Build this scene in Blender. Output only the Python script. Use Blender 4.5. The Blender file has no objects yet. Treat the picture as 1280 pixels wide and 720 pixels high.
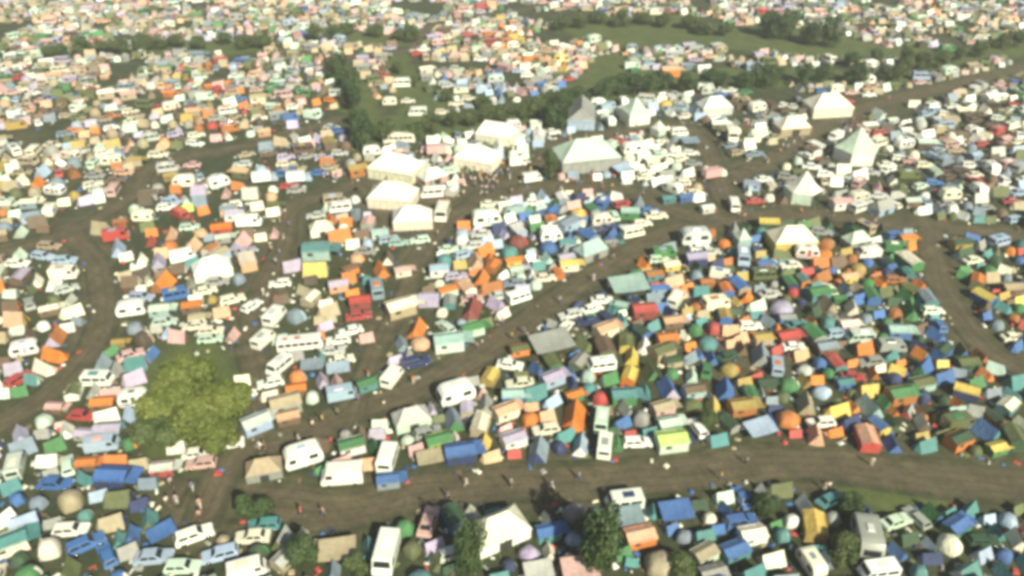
import bpy, math, random
import numpy as np
from mathutils import Vector, Matrix, noise as mnoise

random.seed(41)
C = bpy.context.scene
COL = C.collection
R = math.radians

# ------------------------------------------------------------------ camera, sky, sun, exposure
PITCH, FPX, HCAM = R(33.0), 1016.0, 76.0
SUN_AZ, SUN_EL = 150.0, 36.0            # azimuth the light comes FROM (0 = +Y, clockwise), elevation
cam_d = bpy.data.cameras.new('camera')
cam_d.sensor_width = 36.0
cam_d.lens = FPX / 1280.0 * 36.0
cam_d.clip_start = 0.5
cam_d.clip_end = 12000
cam = bpy.data.objects.new('camera', cam_d)
COL.objects.link(cam)
cam.location = (0, 0, HCAM)
cam.rotation_euler = (R(90) - PITCH, 0, 0)
C.camera = cam

world = bpy.data.worlds.new('World')
C.world = world
world.use_nodes = True
wn = world.node_tree
bgn = wn.nodes['Background']
sky = wn.nodes.new('ShaderNodeTexSky')
sky.sky_type = 'NISHITA'
sky.sun_disc = False
sky.sun_elevation = R(SUN_EL)
sky.sun_rotation = R(SUN_AZ)
sky.dust_density = 2.0
wn.links.new(sky.outputs[0], bgn.inputs[0])
bgn.inputs[1].default_value = 0.05

sd = bpy.data.lights.new('sun', 'SUN')
sd.energy = 5.0
sd.angle = R(0.5)
sd.color = (1.0, 0.985, 0.76)
so = bpy.data.objects.new('sun', sd)
COL.objects.link(so)
_src = Vector((math.sin(R(SUN_AZ)) * math.cos(R(SUN_EL)), math.cos(R(SUN_AZ)) * math.cos(R(SUN_EL)), math.sin(R(SUN_EL))))
so.rotation_euler = (-_src).to_track_quat('-Z', 'Y').to_euler()
so.location = _src * 200

C.view_settings.view_transform = 'Standard'
C.view_settings.look = 'None'
C.view_settings.exposure = 0.62
C.view_settings.gamma = 1.0
C.cycles.pixel_filter_type = 'BLACKMAN_HARRIS'
C.cycles.filter_width = 4.0            # the soft resolution of the old video camera
C.cycles.max_bounces = 5
C.cycles.volume_bounces = 0
C.cycles.transparent_max_bounces = 8

# ------------------------------------------------------------------ photo pixel (1280 x 720) <-> ground
SP, CP = math.sin(PITCH), math.cos(PITCH)
def gp(x, y, z=0.0):
    u, v = (x - 640) / FPX, (y - 360) / FPX
    d = (u, CP - v * SP, -SP - v * CP)
    t = (z - HCAM) / d[2]
    return (d[0] * t, d[1] * t)
def px(X, Y, Z=0.0):
    dz = Z - HCAM
    zc = Y * CP - dz * SP
    return (640 + FPX * X / zc, 360 - FPX * (Y * SP + dz * CP) / zc)
def scale_at(Y):
    return FPX / (Y * CP + HCAM * SP)

# ------------------------------------------------------------------ materials
MAT = {}
def nodes(name):
    m = bpy.data.materials.new(name)
    m.use_nodes = True
    nt = m.node_tree
    return m, nt, nt.nodes['Principled BSDF']
def N(nt, t, **kw):
    n = nt.nodes.new(t)
    for k, v in kw.items():
        setattr(n, k, v)
    return n
def mixrgb(nt, fac, a, b, blend='MIX'):
    n = N(nt, 'ShaderNodeMix', data_type='RGBA', blend_type=blend)
    for i, v in ((0, fac), (6, a), (7, b)):
        if isinstance(v, (int, float)): n.inputs[i].default_value = v
        elif isinstance(v, tuple): n.inputs[i].default_value = v if len(v) == 4 else v + (1,)
        else: nt.links.new(v, n.inputs[i])
    return n.outputs[2]
def tex_noise(nt, scale, detail=3, rough=0.6, co='Object'):
    tc = N(nt, 'ShaderNodeTexCoord')
    n = N(nt, 'ShaderNodeTexNoise')
    n.inputs['Scale'].default_value = scale
    n.inputs['Detail'].default_value = detail
    n.inputs['Roughness'].default_value = rough
    nt.links.new(tc.outputs[co], n.inputs['Vector'])
    return n.outputs['Fac']
def ramp(nt, fac, stops):
    n = N(nt, 'ShaderNodeValToRGB')
    e = n.color_ramp.elements
    while len(e) < len(stops): e.new(0.5)
    for el, (p, c) in zip(e, stops):
        el.position = p
        el.color = c if len(c) == 4 else tuple(c) + (1,)
    nt.links.new(fac, n.inputs[0])
    return n.outputs[0]

def tinted(name, source, rough, mul=(1, 1, 1), lo=0.78, hi=1.08, nscale=1.1, coat=0, bump=0.0, sheen=0, trans=0.0):
    m, nt, b = nodes(name)
    if source == 'object':
        s = N(nt, 'ShaderNodeObjectInfo').outputs['Color']
    else:
        s = N(nt, 'ShaderNodeAttribute', attribute_name='tint').outputs['Color']
    f = tex_noise(nt, nscale, 4, 0.65)
    g = ramp(nt, f, [(0.3, (lo, lo, lo * .97)), (0.7, (hi, hi, hi))])
    c = mixrgb(nt, 1.0, s, g, 'MULTIPLY')
    if mul != (1, 1, 1):
        c = mixrgb(nt, 1.0, c, mul, 'MULTIPLY')
    nt.links.new(c, b.inputs['Base Color'])
    b.inputs['Roughness'].default_value = rough
    b.inputs['Coat Weight'].default_value = coat
    if bump:
        bn = N(nt, 'ShaderNodeBump')
        bn.inputs['Strength'].default_value = bump
        bn.inputs['Distance'].default_value = 0.25
        nt.links.new(tex_noise(nt, 2.3, 3, 0.55), bn.inputs['Height'])
        nt.links.new(bn.outputs[0], b.inputs['Normal'])
    if trans:
        t = N(nt, 'ShaderNodeBsdfTranslucent')
        nt.links.new(c, t.inputs[0])
        mx = N(nt, 'ShaderNodeMixShader')
        mx.inputs[0].default_value = trans
        nt.links.new(b.outputs[0], mx.inputs[1]); nt.links.new(t.outputs[0], mx.inputs[2])
        nt.links.new(mx.outputs[0], nt.nodes['Material Output'].inputs[0])
    MAT[name] = m
    return m
def plain(name, col, rough=0.6, metal=0, lo=0.8, hi=1.15, nscale=2.0):
    m, nt, b = nodes(name)
    f = tex_noise(nt, nscale)
    nt.links.new(ramp(nt, f, [(0.3, tuple(c * lo for c in col)), (0.7, tuple(min(1, c * hi) for c in col))]), b.inputs['Base Color'])
    b.inputs['Roughness'].default_value = rough
    b.inputs['Metallic'].default_value = metal
    MAT[name] = m
    return m
tinted('cloth', 'object', 0.75, bump=0.5, trans=0.12)
tinted('cloth_attr', 'attr', 0.75, bump=0.4)
tinted('paint', 'object', 0.28, lo=0.9, hi=1.03, coat=0.5)
tinted('skin', 'object', 0.6, lo=0.92, hi=1.05, nscale=6)
plain('glass', (0.018, 0.022, 0.026), 0.08)
plain('tyre', (0.02, 0.02, 0.02), 0.85)
plain('chrome', (0.55, 0.55, 0.55), 0.25, 0.9)
plain('lamp_glass', (0.75, 0.75, 0.70), 0.15)
plain('steel', (0.35, 0.35, 0.34), 0.45, 0.6)
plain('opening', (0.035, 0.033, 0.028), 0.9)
plain('rope', (0.42, 0.38, 0.30), 0.9)
plain('wood', (0.16, 0.11, 0.07), 0.8)
plain('bark', (0.10, 0.075, 0.05), 0.95)
plain('hair', (0.05, 0.032, 0.02), 0.7)

def leaf_mat(name, a, b_, c_):
    m, nt, b = nodes(name)
    at = N(nt, 'ShaderNodeAttribute', attribute_name='leafy').outputs['Fac']
    nt.links.new(ramp(nt, at, [(0.0, a), (0.5, b_), (1.0, c_)]), b.inputs['Base Color'])
    b.inputs['Roughness'].default_value = 0.6
    t = N(nt, 'ShaderNodeBsdfTranslucent')
    t.inputs[0].default_value = tuple(v * 1.1 for v in b_) + (1,)
    mx = N(nt, 'ShaderNodeMixShader'); mx.inputs[0].default_value = 0.25
    nt.links.new(b.outputs[0], mx.inputs[1]); nt.links.new(t.outputs[0], mx.inputs[2])
    nt.links.new(mx.outputs[0], nt.nodes['Material Output'].inputs[0])
    MAT[name] = m
leaf_mat('leaf_dark', (0.032, 0.060, 0.018), (0.058, 0.098, 0.030), (0.095, 0.135, 0.045))
leaf_mat('leaf_light', (0.095, 0.125, 0.024), (0.150, 0.180, 0.034), (0.200, 0.220, 0.055))
leaf_mat('leaf_mid', (0.055, 0.088, 0.024), (0.092, 0.125, 0.038), (0.130, 0.160, 0.058))

# ------------------------------------------------------------------ lanes and open ground (photo pixels -> metres)
# name, category words, half width in metres, points
LANES = [
    ('main_lane', 3.1, [(250, 640), (290, 585), (360, 548), (430, 520), (520, 487), (600, 440), (670, 395), (730, 352), (790, 316), (845, 288), (930, 272), (1010, 268), (1110, 278), (1330, 300)]),
    ('lower_lane', 3.9, [(255, 612), (330, 628), (430, 636), (540, 612), (650, 603), (760, 600), (870, 590), (960, 578), (1060, 582), (1120, 592), (1340, 610)]),
    ('upper_lane', 2.7, [(520, 330), (545, 292), (590, 258), (640, 240), (720, 234), (790, 240), (840, 262), (880, 276)]),
    ('side_lane', 2.6, [(245, 660), (275, 600), (322, 530), (322, 470), (314, 420), (330, 360), (352, 310), (365, 262), (420, 240), (455, 232), (500, 285), (560, 258)]),
    ('steep_lane', 2.0, [(520, 330), (505, 372), (470, 440), (440, 510)]),
    ('right_lane', 3.3, [(930, 270), (900, 235), (940, 212), (985, 188), (1030, 158), (1090, 132), (1200, 105), (1340, 70)]),
    ('crowd_lane', 2.4, [(460, 228), (540, 250), (590, 236), (650, 222), (700, 180), (760, 168), (860, 160), (905, 235)]),
    ('left_far_lane', 2.2, [(-60, 330), (60, 300), (160, 250), (200, 205), (330, 178), (420, 150)]),
    ('far_lane', 2.0, [(330, 60), (430, 72), (510, 62), (540, 34), (620, 18), (700, 6)]),
    ('edge_lane', 2.6, [(-90, 560), (20, 520), (100, 455), (130, 390), (120, 330), (90, 295)]),
    ('east_lane', 2.8, [(1340, 480), (1240, 440), (1190, 380), (1170, 330), (1165, 285)]),
]
def smooth(pts, n=8):
    out = []
    for i in range(len(pts) - 1):
        p0 = pts[max(0, i - 1)]; p1 = pts[i]; p2 = pts[i + 1]; p3 = pts[min(len(pts) - 1, i + 2)]
        for k in range(n):
            t = k / n
            out.append(tuple(0.5 * ((2 * p1[j]) + (-p0[j] + p2[j]) * t + (2 * p0[j] - 5 * p1[j] + 4 * p2[j] - p3[j]) * t * t + (-p0[j] + 3 * p1[j] - 3 * p2[j] + p3[j]) * t ** 3) for j in (0, 1)))
    out.append(tuple(pts[-1]))
    return out
LANE_G = [(n, hw, smooth([gp(*p) for p in pts])) for n, hw, pts in LANES]
# grassy open ground (no camping): pixel polygons
MEADOWS = [
    [(455, 165), (470, 148), (600, 136), (700, 118), (760, 96), (800, 88), (1000, 82), (1110, 92), (1200, 60), (1290, 40), (1300, 62), (1180, 92), (1108, 108), (1000, 103), (860, 116), (760, 128), (700, 152), (600, 166), (470, 182)],
    [(690, 34), (750, 22), (860, 18), (880, 38), (950, 30), (1040, 40), (1110, 58), (1180, 60), (1180, 78), (1040, 74), (900, 60), (780, 62), (740, 52)],
    [(170, 52), (330, 50), (345, 64), (170, 72)],
    [(405, 80), (440, 72), (470, 120), (480, 185), (450, 190), (430, 130)],
    [(480, 75), (515, 60), (520, 95), (545, 125), (600, 128), (560, 142), (500, 140)],
    [(745, 70), (778, 62), (790, 90), (740, 118), (690, 124)],
    [(182, 452), (205, 436), (240, 428), (275, 434), (300, 452), (314, 485), (310, 525), (288, 556), (240, 570), (195, 562), (172, 530), (168, 485)],
    [(1040, 600), (1120, 596), (1180, 640), (1120, 655), (1060, 640)],
    [(420, 40), (520, 44), (525, 58), (430, 58)],
]
MEAD_G = [np.array([gp(*p) for p in poly]) for poly in MEADOWS]
def seg_dist(P, pts):
    """distance of points P (n,2) to a polyline"""
    d = np.full(len(P), 1e9)
    for a, b in zip(pts[:-1], pts[1:]):
        a = np.array(a); b = np.array(b); ab = b - a
        t = np.clip(((P - a) @ ab) / max(1e-6, ab @ ab), 0, 1)
        d = np.minimum(d, np.hypot(*(P - a - t[:, None] * ab).T))
    return d
def inside(P, poly):
    r = np.zeros(len(P), bool)
    j = len(poly) - 1
    for i in range(len(poly)):
        xi, yi = poly[i]; xj, yj = poly[j]
        c = ((yi > P[:, 1]) != (yj > P[:, 1])) & (P[:, 0] < (xj - xi) * (P[:, 1] - yi) / (yj - yi + 1e-12) + xi)
        r ^= c
        j = i
    return r
RING_C = np.array(gp(635, 82)); RING_R = 28.0

# ------------------------------------------------------------------ ground: one sheet, fine near the camp, coarse to the horizon
def ramp_axis(lo, hi, step, far_lo, far_hi):
    a = np.arange(lo, hi + step, step)
    ext, s, v = [], step * 3, a[-1]
    while v < far_hi:
        v += s; s *= 1.35; ext.append(v)
    neg, s, v = [], step * 3, a[0]
    while v > far_lo:
        v -= s; s *= 1.35; neg.append(v)
    return np.array(neg[::-1] + list(a) + ext)
def value_noise(X, Y, s, seed):
    rng = np.random.RandomState(seed)
    T = rng.rand(256, 256)
    x, y = X / s, Y / s
    xi, yi = np.floor(x).astype(int), np.floor(y).astype(int)
    fx, fy = x - xi, y - yi
    fx, fy = fx * fx * (3 - 2 * fx), fy * fy * (3 - 2 * fy)
    g = lambda a, b: T[a % 256, b % 256]
    return (g(xi, yi) * (1 - fx) + g(xi + 1, yi) * fx) * (1 - fy) + (g(xi, yi + 1) * (1 - fx) + g(xi + 1, yi + 1) * fx) * fy
gx = ramp_axis(-250, 250, 1.25, -5000, 5000)
gy = ramp_axis(40, 400, 1.25, -4000, 7000)
GX, GY = np.meshgrid(gx, gy)
P = np.stack([GX.ravel(), GY.ravel()], 1)
mud = np.zeros(len(P)); green = np.zeros(len(P))
n1 = value_noise(P[:, 0], P[:, 1], 3.1, 1); n2 = value_noise(P[:, 0], P[:, 1], 9.7, 2); n3 = value_noise(P[:, 0], P[:, 1], 31, 3)
for n, hw, pts in LANE_G:
    d = seg_dist(P, pts) + (n1 - 0.5) * 1.8 + (n2 - .5) * 1.5
    mud = np.maximum(mud, np.clip((hw + 1.3 - d) / 1.8, 0, 1))
for poly in MEAD_G:
    cen = poly.mean(0); near = np.hypot(*(P - cen).T) < np.hypot(*(poly - cen).T).max() + 12
    Q = P[near]
    sdist = seg_dist(Q, np.vstack([poly, poly[:1]])) * np.where(inside(Q, poly), 1, -1)
    green[near] = np.maximum(green[near], np.clip(.5 + (sdist + (n2[near] - .5) * 5 + (n1[near] - .5) * 3) / 3, 0, 1))
far = np.clip((np.hypot(P[:, 0], P[:, 1] - 150) - 300) / 80, 0, 1)
green = np.maximum(green * (0.75 + 0.5 * n1), far * (0.5 + 0.5 * n3))
mud = np.maximum(mud, np.clip((n3 * 0.6 + n2 * 0.5 - 0.68) * 3, 0, 0.6) * (1 - green))
mud = mud * (1 - np.clip(green, 0, 1) * 0.8)
Z = -0.05 * n2
nx, ny = len(gx), len(gy)
idx = np.arange(nx * ny).reshape(ny, nx)
F = np.stack([idx[:-1, :-1], idx[:-1, 1:], idx[1:, 1:], idx[1:, :-1]], -1).reshape(-1, 4)
def np_mesh(name, V, Fq, smooth_=False):
    me = bpy.data.meshes.new(name)
    V = np.asarray(V, np.float32); Fq = np.asarray(Fq, np.int32)
    k = Fq.shape[1]
    me.vertices.add(len(V)); me.vertices.foreach_set('co', V.ravel())
    me.loops.add(Fq.size); me.loops.foreach_set('vertex_index', Fq.ravel())
    me.polygons.add(len(Fq))
    me.polygons.foreach_set('loop_start', np.arange(0, Fq.size, k, dtype=np.int32))
    me.update(calc_edges=True)
    me.polygons.foreach_set('use_smooth', np.full(len(Fq), smooth_))
    return me
gm = np_mesh('ground', np.stack([P[:, 0], P[:, 1], Z], 1), F, True)
for an, arr in (('mud', mud), ('green', green)):
    at = gm.attributes.new(an, 'FLOAT', 'POINT'); at.data.foreach_set('value', arr.astype(np.float32))
def ground_material(name, lane=False):
    m, nt, b = nodes(name)
    fine = tex_noise(nt, 1.7, 6, 0.75, 'Object')
    mid = tex_noise(nt, 0.28, 5, 0.7, 'Object')
    grass = ramp(nt, mid, [(0.3, (0.020, 0.032, 0.010)), (0.5, (0.038, 0.048, 0.017)), (0.7, (0.076, 0.072, 0.032))])
    mudc = ramp(nt, mid, [(0.3, (0.070, 0.055, 0.032)), (0.55, (0.108, 0.086, 0.052)), (0.75, (0.155, 0.126, 0.080))])
    lush = ramp(nt, mid, [(0.3, (0.052, 0.078, 0.020)), (0.6, (0.088, 0.112, 0.032)), (0.8, (0.13, 0.135, 0.05))])
    if lane:
        c = mudc
        at2 = N(nt, 'ShaderNodeAttribute', attribute_name='verge').outputs['Fac']
        edge = N(nt, 'ShaderNodeMath', operation='ADD', use_clamp=True)
        nt.links.new(at2, edge.inputs[0])
        sc_ = N(nt, 'ShaderNodeMath', operation='MULTIPLY_ADD'); sc_.inputs[1].default_value = 3.4; sc_.inputs[2].default_value = -1.7
        nt.links.new(tex_noise(nt, 0.55, 6, .8), sc_.inputs[0])
        nt.links.new(sc_.outputs[0], edge.inputs[1])
        c = mixrgb(nt, edge.outputs[0], c, grass)
        # wheel ruts pressed into the dirt
        ac = N(nt, 'ShaderNodeAttribute', attribute_name='rut').outputs['Fac']
        wob = N(nt, 'ShaderNodeMath', operation='MULTIPLY_ADD'); wob.inputs[1].default_value = 1.3; nt.links.new(tex_noise(nt, .09, 2, .5), wob.inputs[0]); nt.links.new(ac, wob.inputs[2])
        sn = N(nt, 'ShaderNodeMath', operation='SINE'); mu = N(nt, 'ShaderNodeMath', operation='MULTIPLY'); mu.inputs[1].default_value = 4.3
        nt.links.new(wob.outputs[0], mu.inputs[0]); nt.links.new(mu.outputs[0], sn.inputs[0])
        rr_ = ramp(nt, sn.outputs[0], [(0.0, (1.0, 1.0, 1.0)), (0.55, (1.0, 1.0, 1.0)), (0.95, (.62, .60, .56))])
        c = mixrgb(nt, tex_noise(nt, .35, 3, .6), c, mixrgb(nt, 1.0, c, rr_, 'MULTIPLY'))
    else:
        a1 = N(nt, 'ShaderNodeAttribute', attribute_name='mud').outputs['Fac']
        a2 = N(nt, 'ShaderNodeAttribute', attribute_name='green').outputs['Fac']
        c = mixrgb(nt, a1, grass, mudc)
        c = mixrgb(nt, a2, c, lush)
    c = mixrgb(nt, 1.0, c, ramp(nt, fine, [(0.25, (0.62, 0.62, 0.60)), (0.75, (1.3, 1.28, 1.2))]), 'MULTIPLY')
    nt.links.new(c, b.inputs['Base Color'])
    b.inputs['Roughness'].default_value = 0.95
    bn = N(nt, 'ShaderNodeBump'); bn.inputs['Strength'].default_value = 0.6; bn.inputs['Distance'].default_value = 0.2
    nt.links.new(fine, bn.inputs['Height']); nt.links.new(bn.outputs[0], b.inputs['Normal'])
    MAT[name] = m
    return m
gm.materials.append(ground_material('trampled_grass'))
ground = bpy.data.objects.new('ground', gm); COL.objects.link(ground); ground['kind'] = 'structure'
ground_material('lane_dirt', True)
for li, (n, hw, pts) in enumerate(LANE_G):
    V, A, Fq, RU = [], [], [], []
    rows = 9
    for i, p in enumerate(pts):
        a = pts[max(0, i - 1)]; b = pts[min(len(pts) - 1, i + 1)]
        t = Vector((b[0] - a[0], b[1] - a[1])).normalized(); nrm = Vector((-t.y, t.x))
        for k in range(rows):
            s = (k / (rows - 1)) * 2 - 1
            jw = hw * (1 + 0.22 * mnoise.noise(Vector((p[0] * .12 + 7 * math.copysign(1, s), p[1] * .12, li))))
            q = Vector(p) + nrm * s * jw
            V.append((q.x, q.y, 0.010 + li * 0.004)); A.append(max(0.0, abs(s) - 0.5) * 2.0); RU.append(s * hw)
    for i in range(len(pts) - 1):
        for k in range(rows - 1):
            o = i * rows + k
            Fq.append((o, o + 1, o + rows + 1, o + rows))
    me = np_mesh('dirt_lane', V, np.array(Fq)[:, ::-1], True)
    at = me.attributes.new('verge', 'FLOAT', 'POINT'); at.data.foreach_set('value', np.array(A, np.float32))
    at = me.attributes.new('rut', 'FLOAT', 'POINT'); at.data.foreach_set('value', np.array(RU, np.float32))
    me.materials.append(MAT['lane_dirt'])
    o = bpy.data.objects.new('dirt_lane', me); COL.objects.link(o); o['kind'] = 'structure'

# ------------------------------------------------------------------ mesh builder
class MB:
    def __init__(s): s.v, s.f, s.sm = [], [], []
    def face(s, pts, smooth_=False):
        o = len(s.v); s.v += [tuple(p) for p in pts]; s.f.append(tuple(range(o, o + len(pts)))); s.sm.append(smooth_)
    def add(s, vs, fs, smooth_=False):
        o = len(s.v); s.v += [tuple(v) for v in vs]
        for f in fs: s.f.append(tuple(o + i for i in f)); s.sm.append(smooth_)
    def box(s, x0, x1, y0, y1, z0, z1, top=(0, 0), taper=None):
        tx, ty = top
        vs = [(x0, y0, z0), (x1, y0, z0), (x1, y1, z0), (x0, y1, z0), (x0 + tx, y0 + ty, z1), (x1 - tx, y0 + ty, z1), (x1 - tx, y1 - ty, z1), (x0 + tx, y1 - ty, z1)]
        s.add(vs, [(0, 3, 2, 1), (4, 5, 6, 7), (0, 1, 5, 4), (1, 2, 6, 5), (2, 3, 7, 6), (3, 0, 4, 7)])
        return s
    def tube(s, a, b, r, n=5, r2=None):
        a, b = Vector(a), Vector(b); d = (b - a).normalized()
        u = d.orthogonal().normalized(); w = d.cross(u); r2 = r if r2 is None else r2
        vs = []
        for c, rr in ((a, r), (b, r2)):
            for k in range(n):
                an = 2 * math.pi * k / n
                vs.append(c + u * math.cos(an) * rr + w * math.sin(an) * rr)
        fs = [(k, (k + 1) % n, n + (k + 1) % n, n + k) for k in range(n)]
        fs += [tuple(range(n))[::-1], tuple(range(n, 2 * n))]
        s.add(vs, fs, n > 6)
        return s
    def grid(s, fn, nu, nv, smooth_=True, flip=False):
        vs = [fn(i / nu, j / nv) for j in range(nv + 1) for i in range(nu + 1)]
        fs = []
        for j in range(nv):
            for i in range(nu):
                o = j * (nu + 1) + i
                q = (o, o + 1, o + nu + 2, o + nu + 1)
                fs.append(q[::-1] if flip else q)
        s.add(vs, fs, smooth_)
        return s
    def prism(s, outline, y0, y1, smooth_=False):
        """outline in x,z (counter-clockwise seen from -y), extruded y0..y1"""
        n = len(outline)
        vs = [(x, y0, z) for x, z in outline] + [(x, y1, z) for x, z in outline]
        fs = [tuple(range(n)), tuple(range(2 * n - 1, n - 1, -1))] + [((k + 1) % n, k, n + k, n + (k + 1) % n) for k in range(n)]
        s.add(vs, fs, smooth_)
        return s
    def mesh(s, name, mat, bevel=0):
        me = bpy.data.meshes.new(name)
        me.from_pydata(s.v, [], s.f)
        me.update()
        me.polygons.foreach_set('use_smooth', s.sm)
        if bevel:
            import bmesh
            bm = bmesh.new(); bm.from_mesh(me)
            bmesh.ops.remove_doubles(bm, verts=bm.verts, dist=1e-4)
            bmesh.ops.bevel(bm, geom=bm.edges[:], offset=bevel, segments=2, affect='EDGES', profile=0.6, clamp_overlap=True)
            bm.to_mesh(me); bm.free()
        me.materials.append(MAT[mat])
        return me

def rect_on(mb, a, b, c, d, off):
    """thin raised panel from four corners, pushed out along its normal"""
    a, b, c, d = map(Vector, (a, b, c, d))
    n = (b - a).cross(d - a).normalized() * off
    lo = [a - n * .5, b - n * .5, c - n * .5, d - n * .5]; hi = [a + n, b + n, c + n, d + n]
    mb.add(lo + hi, [(0, 3, 2, 1), (4, 5, 6, 7), (0, 1, 5, 4), (1, 2, 6, 5), (2, 3, 7, 6), (3, 0, 4, 7)])

# Prototype: list of (part name, mesh, colour role, parent index or None). Unit sizes in metres; x is the long axis.
def wheel_parts(parts, xs, y, r, w=0.2):
    for x in xs:
        for sy in (-1, 1):
            m = MB(); m.tube((x, sy * (y - w), r), (x, sy * y, r), r, 14)
            parts.append(('wheel', m.mesh('wheel', 'tyre'), None, None))
            h = MB(); h.tube((x, sy * y, r), (x, sy * (y + 0.02), r), r * .58, 10)
            parts.append(('hubcap', h.mesh('hubcap', 'chrome'), None, len(parts) - 1))

def make_car(estate=False):
    L, W = 4.1, 1.62
    h = W / 2
    parts = []
    m = MB()
    out = [(-2.05, .30), (-1.95, .24), (1.95, .24), (2.05, .34), (2.03, .62), (1.92, .74), (0.95, .86), (-1.35 if not estate else -2.0, .88), (-1.95, .82), (-2.05, .62)]
    if estate: out = [(-2.05, .30), (-1.95, .24), (1.95, .24), (2.05, .34), (2.03, .62), (1.92, .74), (0.95, .86), (-1.98, .88), (-2.05, .62)]
    m.prism(out, -h, h)
    parts.append(('body', m.mesh('body', 'paint', 0.045), 'a', None))
    # glasshouse: pillars and roof in body colour with panes set proud
    xb0, xb1 = (-1.55, 0.98) if not estate else (-1.98, 0.98)
    xt0, xt1 = (-1.02, 0.36) if not estate else (-1.72, 0.36)
    m = MB()
    hb, ht = h - .06, h - .22
    vs = [(xb0, -hb, .86), (xb1, -hb, .86), (xb1, hb, .86), (xb0, hb, .86), (xt0, -ht, 1.36), (xt1, -ht, 1.36), (xt1, ht, 1.36), (xt0, ht, 1.36)]
    m.add(vs, [(4, 5, 6, 7), (0, 1, 5, 4), (1, 2, 6, 5), (2, 3, 7, 6), (3, 0, 4, 7), (0, 3, 2, 1)])
    parts.append(('roof', m.mesh('roof', 'paint', 0.04), 'a', None))
    V = [Vector(v) for v in vs]
    def pane(i, j, k, l, x0, x1, z0, z1, nm):
        A, B, Cc, D = V[i], V[j], V[k], V[l]
        f = lambda s, t: (A.lerp(B, s)).lerp(D.lerp(Cc, s), t)
        q = MB(); rect_on(q, f(x0, z0), f(x1, z0), f(x1, z1), f(x0, z1), 0.012)
        parts.append((nm, q.mesh(nm, 'glass'), None, None))
    pane(1, 2, 6, 5, .07, .93, .1, .9, 'windscreen')
    pane(3, 0, 4, 7, .09, .91, .14, .88, 'rear_window')
    for (i, j, k, l) in ((0, 1, 5, 4), (2, 3, 7, 6)):
        pane(i, j, k, l, .09, .47, .12, .86, 'side_window'); pane(i, j, k, l, .52, .9, .12, .86, 'side_window')
    wheel_parts(parts, (-1.25, 1.28), h + .01, .30)
    for x in (-2.1, 2.06):
        m = MB(); m.box(x, x + .06, -h, h, .36, .48); parts.append(('bumper', m.mesh('bumper', 'chrome'), None, None))
    for sy in (-1, 1):
        m = MB(); m.box(2.02, 2.055, sy * .58 - .14, sy * .58 + .14, .52, .66); parts.append(('headlight', m.mesh('headlight', 'lamp_glass'), None, None))
    return parts

def make_van(windows=True):
    parts = []
    h = .98
    m = MB()
    m.prism([(-2.3, .32), (2.2, .32), (2.32, .5), (2.28, .98), (2.02, 1.25), (1.72, 2.02), (1.5, 2.1), (-2.22, 2.14), (-2.3, 2.0)], -h, h)
    parts.append(('body', m.mesh('body', 'paint', 0.07), 'a', None))
    def pn(nm, a, b, c, d): q = MB(); rect_on(q, a, b, c, d, .012); parts.append((nm, q.mesh(nm, 'glass'), None, None))
    pn('windscreen', (2.0, -.84, 1.33), (2.0, .84, 1.33), (1.745, .78, 1.96), (1.745, -.78, 1.96))
    for sy in (-1, 1):
        y = sy * (h + .004)
        def sw(x0, x1):
            a, b, c, d = (x0, y, 1.28), (x1, y, 1.28), (x1 - (.1 if x1 > 1.5 else 0), y, 1.86), (x0, y, 1.86)
            if sy > 0: a, b, c, d = b, a, d, c
            pn('side_window', a, b, c, d)
        sw(.95, 1.75)
        if windows:
            sw(-.35, .75); sw(-1.95, -.55)
    pn('rear_window', (-2.31, .7, 1.3), (-2.31, -.7, 1.3), (-2.31, -.7, 1.85), (-2.31, .7, 1.85))
    wheel_parts(parts, (-1.4, 1.45), h - .02, .34)
    m = MB(); m.box(2.3, 2.4, -h, h, .38, .54); parts.append(('bumper', m.mesh('bumper', 'chrome'), None, None))
    for sy in (-1, 1):
        m = MB(); m.tube((2.28, sy * .7, .76), (2.33, sy * .7, .74), .12, 10); parts.append(('headlight', m.mesh('headlight', 'lamp_glass'), None, None))
    m = MB(); m.box(-1.2, .3, -.5, .5, 2.12, 2.2, top=(.06, .06)); parts.append(('roof_vent', m.mesh('roof_vent', 'paint'), 'b', None))
    return parts

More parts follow.
